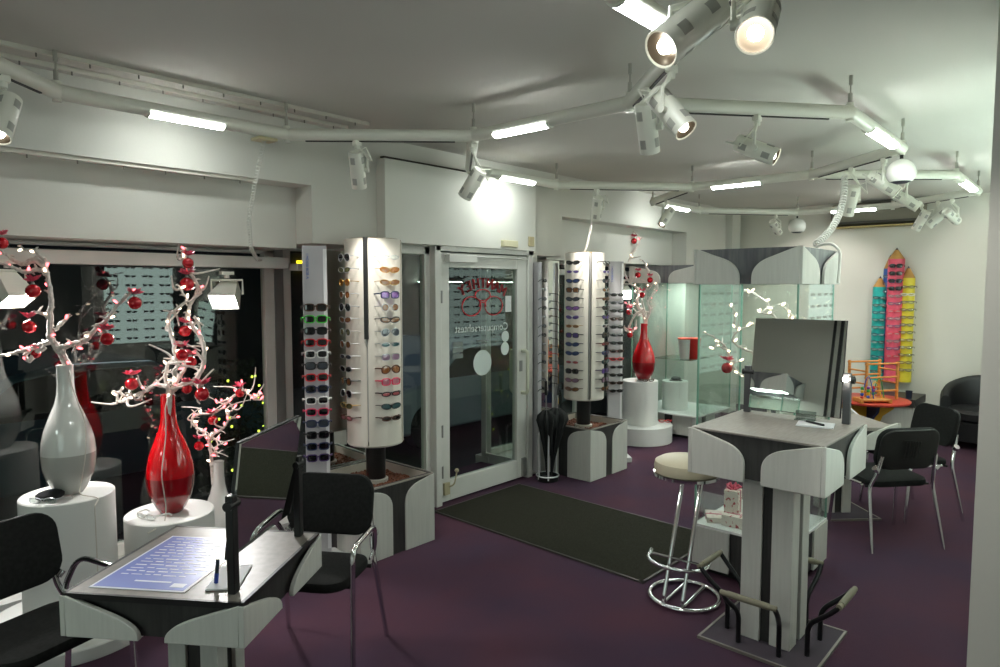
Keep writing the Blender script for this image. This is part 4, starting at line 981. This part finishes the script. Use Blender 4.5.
for key, lines in BRANCH.items():
    rg = random.Random(ord(key)); r0 = {'A': .020, 'B': .017, 'C': .012, 'D': .021, 'E': .012}[key]
    root = Vector(lines[0][0]); br = MB(); paths = []
    for i, l in enumerate(lines):
        p = smooth_line(l, 5, .0035, rg); n = len(p); k = 1.0 if i == 0 else (.75 if n > 20 else .55)
        br.tube(p, [r0*k*(1 - .62*j/(n-1)) for j in range(n)], 7); paths.append(p)
        if key in 'BCD' and n > 12:                            # loose curls
            for j in range(4, n-2, 7):
                q = p[j]; e1 = Vector((rg.uniform(-1, 1), rg.uniform(-1, 1), rg.uniform(-.3, 1))).normalized(); e2 = e1.cross(Vector((rg.uniform(-1, 1), rg.uniform(-1, 1), .4))).normalized(); R0 = rg.uniform(.022, .045)
                cu = [q + e1*R0*(1 - math.cos(a*.55)) * (1 + .25*a) + e2*R0*math.sin(a*.8) for a in [k*.55 for k in range(9)]]
                br.tube(cu, [r0*(.5 - .035*k) for k in range(9)], 6)
        for j in range(3, n-2, 3):                             # short twigs
            q = p[j]; d = Vector((rg.uniform(-1, 1), rg.uniform(-1, 1), rg.uniform(-.5, 1))).normalized()*rg.uniform(.02, .05)
            br.tube([q, q + d*.6 + Vector((0, 0, .004)), q + d], [r0*.35, r0*.28, r0*.16], 5)
    if key == 'E': br.tube([root, (root.x, root.y, .311)], r0, 7)
    else: br.tube([root, root - Vector((0, 0, .12))], [r0, r0*.6], 7)
    ob = br.build('twisted_branch', BRANCH_M); ob.data.transform(Matrix.Translation(-root)); ob.location = root
    tag(ob, f'white twisted branch standing {WHERE[key][0]}', 'branch')
    ls = thing('fairy_light_string', f'string of tiny lit bulbs wound round the branch {WHERE[key][0]}', 'fairy lights', root)
    cb = MB()
    for p in paths[:4]:
        cb.tube([v + Vector((rg.uniform(-.012, .012), rg.uniform(-.012, .012), rg.uniform(-.01, .012))) - root for v in p[::2]], .0018, 4)
    if key == 'B':
        cb.tube(rnd([(.0, -.0, .02), (-.035, -.03, -.05, .02), (-.04, -.045, -.2, .05), (-.095, -.10, -.40, .05), (-.07, -.09, -.60, .05), (-.09, -.11, -.68, .02), (-.20, -.17, -.685)]), .003, 5)
    if key == 'A':
        cb.tube(rnd([(.0, -.0, .02), (.0, -.05, -.10, .03), (.05, -.07, -.3, .05), (.02, -.145, -.45, .05), (.0, -.08, -.655, .03), (.06, -.20, -.662, .03), (.02, -.252, -.68, .02), (.02, -.258, -1.2)]), .003, 5)
    if key == 'D': cb.tube(rnd([(0, 0, .02), (-.05, -.05, -.05, .03), (-.05, -.05, -.25, .05), (-.09, -.11, -.45, .05), (-.04, -.06, -.66)]), .003, 5)
    cb.build('cable', CABLE, ls)
    nb_ = {'A': 30, 'B': 42, 'C': 34, 'D': 30, 'E': 34}[key]; allp = [v for p in paths for v in p[2:]]
    for b in range(nb_):
        q = allp[(b*len(allp))//nb_]; d = Vector((rg.uniform(-1, 1), rg.uniform(-1, 1), rg.uniform(-.2, 1))).normalized()
        pink = {'A': .65, 'B': .3, 'C': .75, 'D': .25, 'E': 0}[key]
        o = link_mesh('bulb', bulb_mesh(1 if rg.random() < pink else 0), ls, q - root + d*.018)
        o.rotation_euler = d.to_track_quat('Z', 'Y').to_euler()
BWHERE = {'A': ['left of the fork, upper one', 'left of the fork, lower one', 'at the very left tip by the picture edge', 'on the right arm, lower one', 'on the right arm near its tip', 'low on the curl at the left'],
          'B': ['at the very top', 'just below the top', 'halfway up the thin side twig', 'in the knot above the neck, left one', 'in the knot above the neck, right one', 'on the arm reaching left', 'hanging low on the right of the neck', 'close to the neck on the right'],
          'C': ['low on the left', 'in the middle of the loop', 'at the top near the tip'],
          'D': ['at the very top', 'upper one in the left loop', 'right side of the loop', 'low on the left twig', 'lowest on the left twig', 'near the middle fork'], 'E': ['its only one']}
for key, L_ in BAUBLE.items():
    for (x, y, z, r), wh in zip(L_, BWHERE[key]):
        t = thing('bauble', f'red bauble with pink bow in {WHERE[key][1]}, {wh}'.replace(' the ', ' '), 'bauble', (x, y, z), 0, f'baubles on the branch of {WHERE[key][1]}')
        MB().sph((0, 0, 0), r, 20).build('ball', BAUBLE_M, t)
        MB().cyl((0, 0, r*.95), (0, 0, r*1.2), r*.22, n=10).tube([(r*.12*math.cos(2*PI*i/10), 0, r*1.32 + r*.14*math.sin(2*PI*i/10)) for i in range(10)], r*.03, 4, closed=True).build('cap', ALU, t)
        b = MB(); rb = random.Random(int(x*1000))
        for k in range(11):
            a = 2*PI*k/11 + rb.uniform(-.3, .3); e = rb.uniform(.2, 1.0); l = r*rb.uniform(1.3, 1.75)
            d = Vector((math.cos(a), math.sin(a), e)).normalized(); o = Vector((0, 0, r*1.35)); s_ = d.cross(UP).normalized()*r*.42
            b.add([o, o + d*l*.45 + s_, o + d*l, o + d*l*.45 - s_], [(0, 1, 2, 3)])
            b.add([o, o + d*l*.4 + UP*r*.35, o + d*l*.9 + UP*r*.1, o + d*l*.45 - UP*r*.1], [(0, 1, 2, 3)])
        b.build('bow', BOW_M, t, smooth=False)

# floodlights hanging in the shop window
def flood(x, y, z, dv, label, power, drop=.16):
    t = thing('window_floodlight', label, 'floodlight', (x, y, z + drop*.84)); t.scale = (.84, .84, .84)
    M = orient(RT*dv[0] + UP*dv[1] + FW*dv[2]); c = Vector((0, 0, -drop)); T = lambda a: c + M @ Vector(a)
    p = [( .065, .04), (.085, .09), (.10, .10), (.10, -.10), (.085, -.09), (.065, -.04)]
    b = MB(); A = [(-.065, -.055), (.065, -.055), (.065, .055), (-.065, .055)]; B2 = [(-.105, -.07), (.105, -.07), (.105, .07), (-.105, .07)]; C2 = [(-.11, -.075), (.11, -.075), (.11, .075), (-.11, .075)]
    vs = [T((*q, -.11)) for q in A] + [T((*q, .07)) for q in B2] + [T((*q, .10)) for q in C2] + [T((q[0]*.93, q[1]*.9, .10)) for q in C2] + [T((q[0]*.85, q[1]*.8, .06)) for q in C2]
    fs = [(3, 2, 1, 0)] + [(k*4+i, k*4+(i+1) % 4, k*4+4+(i+1) % 4, k*4+4+i) for k in range(4) for i in range(4)] + [(16, 17, 18, 19)]
    b.add(vs, fs).build('housing', TUBE, t, bevel=.003)
    MB().add([T((q[0]*.84, q[1]*.79, .066)) for q in C2], [(0, 1, 2, 3)]).build('lamp_glass', emat('floodlight glass', '#ffffff', 55, False), t)
    u_ = MB(); R3 = .125
    u_.tube([T((R3, 0, 0)), T((R3, 0, 0)) + Vector((0, 0, drop*.72)), T((-R3, 0, 0)) + Vector((0, 0, drop*.72)), T((-R3, 0, 0))], .009, 6)
    u_.cyl((0, 0, -.03), (0, 0, .0), .02, n=12).box((0, 0, .01), (.10, .05, .025))
    u_.build('bracket', TUBE, t)
    la = bpy.data.lights.new('flood_beam', 'SPOT'); la.energy = power; la.spot_size = math.radians(115); la.spot_blend = .7; la.shadow_soft_size = .07; la.color = (1, .98, .95)
    lo = bpy.data.objects.new('flood_beam', la); COL.objects.link(lo); lo.parent = t
    lo.matrix_local = Matrix.Translation(T((0, 0, .112))) @ (M @ Matrix.Rotation(PI, 3, 'X')).to_4x4()
flood(2.14, 4.40, 1.75, (.0, -.62, -.78), 'white window floodlight shining brightly beside the left window post', 60)
flood(.905, 4.30, 1.79, (.55, -.8, -.1), 'white window floodlight cut by the left edge above the white vase', 50)
flood(7.15, 4.40, 1.74, (-.1, -.45, -.9), 'small bright window floodlight behind the branch of the middle red vase', 55)

# eyeglasses lying on the plinths
def lying(x, y, z, rz, label, f='silver'):
    spectacles((x, y, z + .022), rz, 'slim', f, 'clear', label, 'eyeglasses lying on the white plinths', 'eyeglasses')
lying(.905, 3.84, .73, D(220), 'silver eyeglasses lying on the tall left plinth beside the white vase')
lying(1.40, 3.90, .51, D(200), 'silver eyeglasses lying on the short plinth left of the red vase', 'white')
lying(7.13, 3.80, .20, D(215), 'red eyeglasses lying on the wide disc of the middle plinth', 'red')
lying(6.83, 3.86, .71, D(235), 'dark eyeglasses lying on top of the middle plinth', 'brown')
tag(MB().sph((0, 0, 0), .06, 14, (1.1, .8, .45)).build('glasses_cushion', mat('black velvet', '#111113', .9)), 'small black display cushion on the tall left plinth', 'cushion').location = (.93, 3.82, .757)
bpy.data.objects['glasses_cushion'].location = (.95, 3.90, .757)

# umbrella stand
CHR2 = mat('bright chrome wire', '#f2f2f2', .3, .7)
us = thing('umbrella_stand', 'chrome umbrella stand with black foot beside the door frame', 'umbrella stand', (4.885, 3.80, 0))
MB().lathe([(.10, 0), (.105, .01), (.10, .05), (.09, .055), (.085, .02), (.001, .02)], 32).build('drip_dish', BLACK, us)
MB().tube([(.104*math.cos(2*PI*i/32), .104*math.sin(2*PI*i/32), .05) for i in range(32)], .007, 8, closed=True).build('dish_ring', CHR2, us)
for k in range(3):
    a = D(42 + 60*k); c_, s_ = math.cos(a)*.098, math.sin(a)*.098
    MB().tube(rnd([(c_, s_, .02), (c_, s_, .47, .04), (-c_, -s_, .47, .04), (-c_, -s_, .02)]), .0085, 8).build('wire_loop', CHR2, us) if k != 1 else None
def umbrella(dx, dy, lean, top, label, hook, flare):
    t = thing('umbrella', label, 'umbrella', (4.885+dx, 3.80+dy, .06)); t.rotation_euler = (lean[0], lean[1], 0)
    n = 40; prof = [(.006, .0), (.012, .12), (.028, .30), (.05, .45), (.062, .52), (.055, .57), (.02, .62)]
    vs = []; fs = []
    for r, z in prof:
        for j in range(n):
            w = 1 + .28*math.sin(8*2*PI*j/n + z*5); vs.append((r*flare*w*math.cos(2*PI*j/n), r*flare*w*math.sin(2*PI*j/n), z))
    for i in range(len(prof)-1):
        for j in range(n): fs.append((i*n+j, i*n+(j+1) % n, (i+1)*n+(j+1) % n, (i+1)*n+j))
    fs += [tuple(range(n-1, -1, -1)), tuple((len(prof)-1)*n+j for j in range(n))]
    MB().add(vs, fs).build('canopy', mat('black umbrella cloth', '#161818', .7), t)
    MB().cyl((0, 0, .6), (0, 0, top-.06), .006, n=8).build('shaft', ALU, t)
    if hook: MB().tube([(0, 0, top-.08), (0, 0, top)] + [(.032 - .032*math.cos(PI*i/10), 0, top + .032*math.sin(PI*i/10)) for i in range(1, 11)] + [(.064, 0, top-.03)], .0105, 8).build('handle', BLACK, t)
    else: MB().cyl((0, 0, top-.10), (0, 0, top+.03), .016, .013, 12).build('handle', BLACK, t)
umbrella(-.035, -.02, (D(2), D(-4)), .86, 'black umbrella with straight handle in the stand, left one', False, 1.2)
umbrella(.035, -.02, (D(3), D(3)), .82, 'black folded umbrella with crook handle in the stand, right one', True, 1.5)

# ------------------------------------------------------------------ back wall: giant pencils with children's frames
def pencil(x, y, r, zt, zw, col, label):
    t = thing('giant_pencil', label, 'pencil display', (x, y, .62))
    o = .62; n = 14
    MB().lathe([(r, 0), (r, zw-o)], n).build('painted_shaft', col, t)
    tipz = zt - .03
    MB().lathe([(r, zw-o), (.018, tipz-o)], n).build('wood_cone', mat('pencil wood', '#b98a4a', .6, noise=('#a87a3c', 8, 3)), t)
    MB().lathe([(.018, tipz-o), (.001, zt-o)], n).build('lead_tip', mat('pencil lead', '#242a44', .5), t)
    MB().bx(0, XB-x, -.02, .02, .4, .5).build('wall_bracket', ALU, t)
PEN = [('teal', 9.56, 2.13, .080, 1.94, 1.80, mat('teal paint', '#16a39c', .45)), ('blue', 9.60, 2.035, .070, 2.20, 2.03, mat('blue paint', '#28549c', .45)), ('pink', 9.54, 1.955, .092, 2.29, 2.145, mat('coral pink paint', '#e0566e', .45)), ('yellow', 9.57, 1.825, .076, 2.06, 1.91, mat('yellow paint', '#e0cf3a', .45))]
for nm, x, y, r, zt, zw, m in PEN:
    pencil(x, y, r, zt, zw, m, f'{nm} giant pencil hung with small glasses on the back wall')
    start, cnt = {'teal': (1.665, 11), 'blue': (1.93, 5), 'pink': (2.06, 14), 'yellow': (1.80, 12)}[nm]
    for i in range(cnt):
        f = ('black', 'brown', 'navy')[i % 3] if (nm != 'pink' or i < 4) else ('red', 'grey', 'purple')[i % 3]
        l = 'black' if (nm == 'pink' and i < 4) else 'clear'
        if nm == 'yellow' and i == 1: f = 'white'
        spectacles((x - r - .02, y - .02, start - .093*i), D(188), 'slim' if l == 'clear' else 'square', f, l, f'small {f} framed glasses on the {nm} giant pencil, {ORD[i]} from top', f'small glasses on the {nm} pencil', 'eyeglasses', temples=(l == 'black' or nm == 'yellow'))

# play corner
pt = thing('play_table', 'round red play table with yellow and blue legs in front of the pencils', 'play table', (8.30, 1.93, 0))
MB().lathe([(.41, .525), (.42, .535), (.42, .55), (.41, .555), (.001, .556)], 48).build('round_top', mat('red table top', '#b83a28', .45), pt)
for k, (m, nm) in enumerate(((mat('yellow panel', '#d6a21c', .5), 'yellow_leg_panel'), (mat('dark blue panel', '#1d2748', .5), 'blue_leg_panel'))):
    P = [(-.30, .525), (-.27, .44), (-.16, .36), (-.10, .2), (-.18, .02), (-.16, 0), (.16, 0), (.18, .02), (.10, .2), (.16, .36), (.27, .44), (.30, .525)]
    a = D(-55 + 90*k); MB().prism(P, (-.012*-math.sin(a), -.012*math.cos(a), 0), (math.cos(a), math.sin(a), 0), (0, 0, 1), (.024*-math.sin(a), .024*math.cos(a), 0)).build(nm, m, pt)
wfm = thing('wooden_play_frame', 'tall open wooden frame toy standing on the red play table', 'toy', (8.36, 1.90, .556), D(-35))
for x in (-.20, .20):
    for y in (-.13, .13): MB().bx(x-.011, x+.011, y-.011, y+.011, 0, .42).build('post', ORANGE, wfm)
r_ = MB()
for z in (.10, .25, .40):
    for y in (-.13, .13): r_.cyl((-.22, y, z), (.22, y, z), .011, n=8)
for z in (.18, .32):
    for x in (-.20, .20): r_.cyl((x, -.13, z), (x, .13, z), .010, n=8)
r_.build('rail', ORANGE, wfm)
bm = thing('bead_maze', 'bead maze toy with wooden base and coloured wires on the red play table', 'toy', (8.06, 1.83, .556), D(-50))
b = MB()
for y in (-.07, .07): b.cyl((-.17, y, .03), (.17, y, .03), .016, n=10)
for x in (-.15, .15): b.bx(x-.016, x+.016, -.09, .09, 0, .045)
b.bx(-.15, .15, -.05, .05, .03, .042)
b.build('wooden_base', ORANGE, bm)
cols = ['#c02a24', '#2448a8', '#e0b020', '#2a8a3a', '#7a3a9a']
for i, (x0, x1, hh, y) in enumerate(((-.13, .0, .24, -.03), (-.05, .10, .18, 0), (.02, .14, .22, .03))):
    pts = [(x0 + (x1-x0)*k/12, y, .04 + hh*math.sin(PI*k/12)) for k in range(13)]
    MB().tube(pts, .005, 6).build('wire', mat(f'toy wire {i}', cols[(i+1) % 5], .4), bm)
    for k in range(4):
        MB().sph((x0 + .004, y, .055 + .033*k), .019, 10).build('bead', mat(f'toy bead {cols[(i+k) % 5]}', cols[(i+k) % 5], .35), bm)
lo_ = thing('low_side_table', 'low grey side table with dark pointed corner right of the play table', 'table', (9.05, 1.85, 0))
MB().bx(-.28, .28, -.28, .28, 0, .50).build('cabinet_body', LAM, lo_); MB().bx(-.30, .30, -.30, .30, .43, .52).build('table_top', LAMD, lo_)
tag(MB().lathe([(.03, 0), (.036, .09), (.03, .09), (.026, .01), (.001, .01)], 20, (8.83, 1.63, .521)).build('cup', mat('dark cup', '#1e2434', .4)), 'small dark cup on the corner of the low side table', 'cup')

# ------------------------------------------------------------------ lit display walls behind the viewer (seen only in the panes and mirrors)
def lit_wall(name, loc, rz, w, z0, z1, label, rows=9, e=1.5):
    t = thing(name, label, 'display panel', loc, rz)
    MB().bx(-w/2, w/2, 0, .004, z0, z1).build('light_panel', emat('frosted lit panel %g' % e, '#dcf5ec', e), t)
    m = MB(); rg = random.Random(3); n = int(w/.19)
    for r in range(rows):
        z = z0 + (z1-z0)*(r+.5)/rows
        for k in range(n):
            x = -w/2 + w*(k+.5)/n
            for s in (-1, 1): m.box((x + s*.035, -.003, z), (.052, .003, .026))
            m.box((x, -.003, z+.008), (.15, .004, .004))
    m.build('rows_of_glasses', BLACK, t, kind='stuff')
lit_wall('lit_display_panel', (3.28, .305, 0), PI, .82, 1.1, 2.1, 'lit display wall with rows of glasses, seen mirrored in the left window', 9, 2.8)
lit_wall('lit_display_panel', (8.0, .305, 0), PI, 1.5, .8, 2.15, 'lit display wall with rows of glasses at the far right, seen mirrored in the door', 11, 1.3)
lit_wall('lit_display_panel', (-1.495, 1.2, 0), -PI/2, 2.2, .9, 2.2, 'lit display wall with rows of glasses at the left end of the shop')

for x in (4.7, 5.9, 7.2, 8.6):  # unseen troughs of light, added to brighten the ceiling on the right
    up = thing('added_uplight', 'added uplight that brightens the right ceiling, out of view', 'lamp', (x, .30, 1.85), 0, 'added uplights on the near wall')
    MB().prism([(0, 0), (.05, 0), (.14, .10), (.135, .10), (.05, .01), (0, .01)], (-.45, 0, 0), (0, 1, 0), (0, 0, 1), (.9, 0, 0)).build('trough', WHITE, up)
    MB().box((0, .06, .03), (.84, .05, .01)).build('glow_strip', emat('added uplight glow', '#e4fff2', 80), up)

# ------------------------------------------------------------------ street: cars, shrub with lights, sign
def car(x, y, col, label, rz=0):
    t = thing('parked_car', label, 'car', (x, y, -.4), rz); w = 1.68
    P = [(-2.1, .30), (-2.12, .55), (-2.0, .80), (-1.35, .90), (-.75, 1.36), (-.3, 1.44), (.55, 1.42), (1.05, 1.1), (1.45, .92), (2.0, .84), (2.12, .60), (2.1, .30), (1.7, .22), (-1.7, .22)]
    MB().prism(P, (0, -w/2, 0), (1, 0, 0), (0, 0, 1), (0, w, 0)).build('car_body', mat('car paint ' + col, col, .25, .3, coat=.5), t, bevel=.05)
    G = mat('car window dark', '#0a0c0e', .05)
    for s in (-1, 1):
        for q in ([(-1.15, .93), (-.70, 1.30), (-.32, 1.37), (-.32, .93)], [(-.25, .93), (-.25, 1.37), (.5, 1.36), (.95, 1.06), (1.2, .93)]):
            MB().prism(q, (0, s*(w/2+.004), 0), (1, 0, 0), (0, 0, 1), (0, .006, 0)).build('side_window', G, t)
        for xx in (-1.35, 1.35):
            MB().tube([(xx, s*(w/2-.18), .31), (xx, s*(w/2+.01), .31)], .31, 28).build('wheel', mat('tyre', '#111112', .8), t)
car(2.3, 8.4, '#3c5560', 'dark car parked in the street outside the left window')
car(7.4, 7.6, '#a9b4c2', 'silver car parked in the street outside the glass door')
sb = thing('street_shrub', 'dark shrub with small yellow green lights outside the left window', 'shrub', (3.05, 6.1, -.4))
rg = random.Random(11); m = MB()
for k in range(900):
    a = rg.uniform(0, 2*PI); z = rg.uniform(.1, 1.5); r = (.55*(1 - z/1.9))*math.sqrt(rg.random()); c = Vector((r*math.cos(a), r*math.sin(a), z)); d = Vector((rg.uniform(-1, 1), rg.uniform(-1, 1), rg.uniform(-.3, 1))).normalized()*.07; s_ = d.cross(Vector((.2, .5, 1))).normalized()*.018
    m.add([c, c + d*.5 + s_, c + d, c + d*.5 - s_], [(0, 1, 2, 3)])
m.build('foliage', mat('dark evergreen', '#12200f', .8), sb, smooth=False, kind='stuff')
MB().cyl((0, 0, 0), (0, 0, 1.3), .03, .01, 8).build('stem', mat('dark bark', '#1c140e', .9), sb)
ye = MB().sph((0, 0, 0), .013, 6).mesh('light', BULBY)
for k in range(34):
    a = rg.uniform(PI, 2*PI); z = rg.uniform(.25, 1.45); r = .56*(1 - z/1.9)
    link_mesh('light', ye, sb, (r*math.cos(a), r*math.sin(a), z))
tag(MB().box((0, 0, 0), (.20, .06, .17)).build('street_sign', emat('yellow lit sign', '#ffd21e', 4., False)), 'small yellow lit sign across the dark street', 'sign').location = (7.97, 12.95, 2.28)

# ------------------------------------------------------------------ street lamp, world, camera
la = bpy.data.lights.new('street_glow', 'AREA'); la.energy = 55; la.size = 3; la.color = (.75, .88, 1)
lo = bpy.data.objects.new('street_glow', la); COL.objects.link(lo); lo.location = (4.5, 10.5, 5.5); lo.rotation_euler = (D(-25), 0, 0)
wd = bpy.data.worlds.new('night'); SC.world = wd; wd.use_nodes = True
wd.node_tree.nodes['Background'].inputs[0].default_value = (.012, .014, .02, 1); wd.node_tree.nodes['Background'].inputs[1].default_value = .35
cam = bpy.data.cameras.new('camera'); co = bpy.data.objects.new('camera', cam); COL.objects.link(co)
co.location = (0, 0, 1.8); co.rotation_euler = (D(90 - 3.96), 0, D(42 - 90)); cam.sensor_width = 36; cam.lens = 24.19; cam.clip_start = .05
SC.camera = co
SC.view_settings.view_transform = 'Standard'; SC.view_settings.look = 'None'; SC.view_settings.exposure = 0.3
SC.cycles.max_bounces = 10; SC.cycles.transparent_max_bounces = 24; SC.cycles.sample_clamp_indirect = 6; SC.cycles.caustics_reflective = False; SC.cycles.caustics_refractive = False
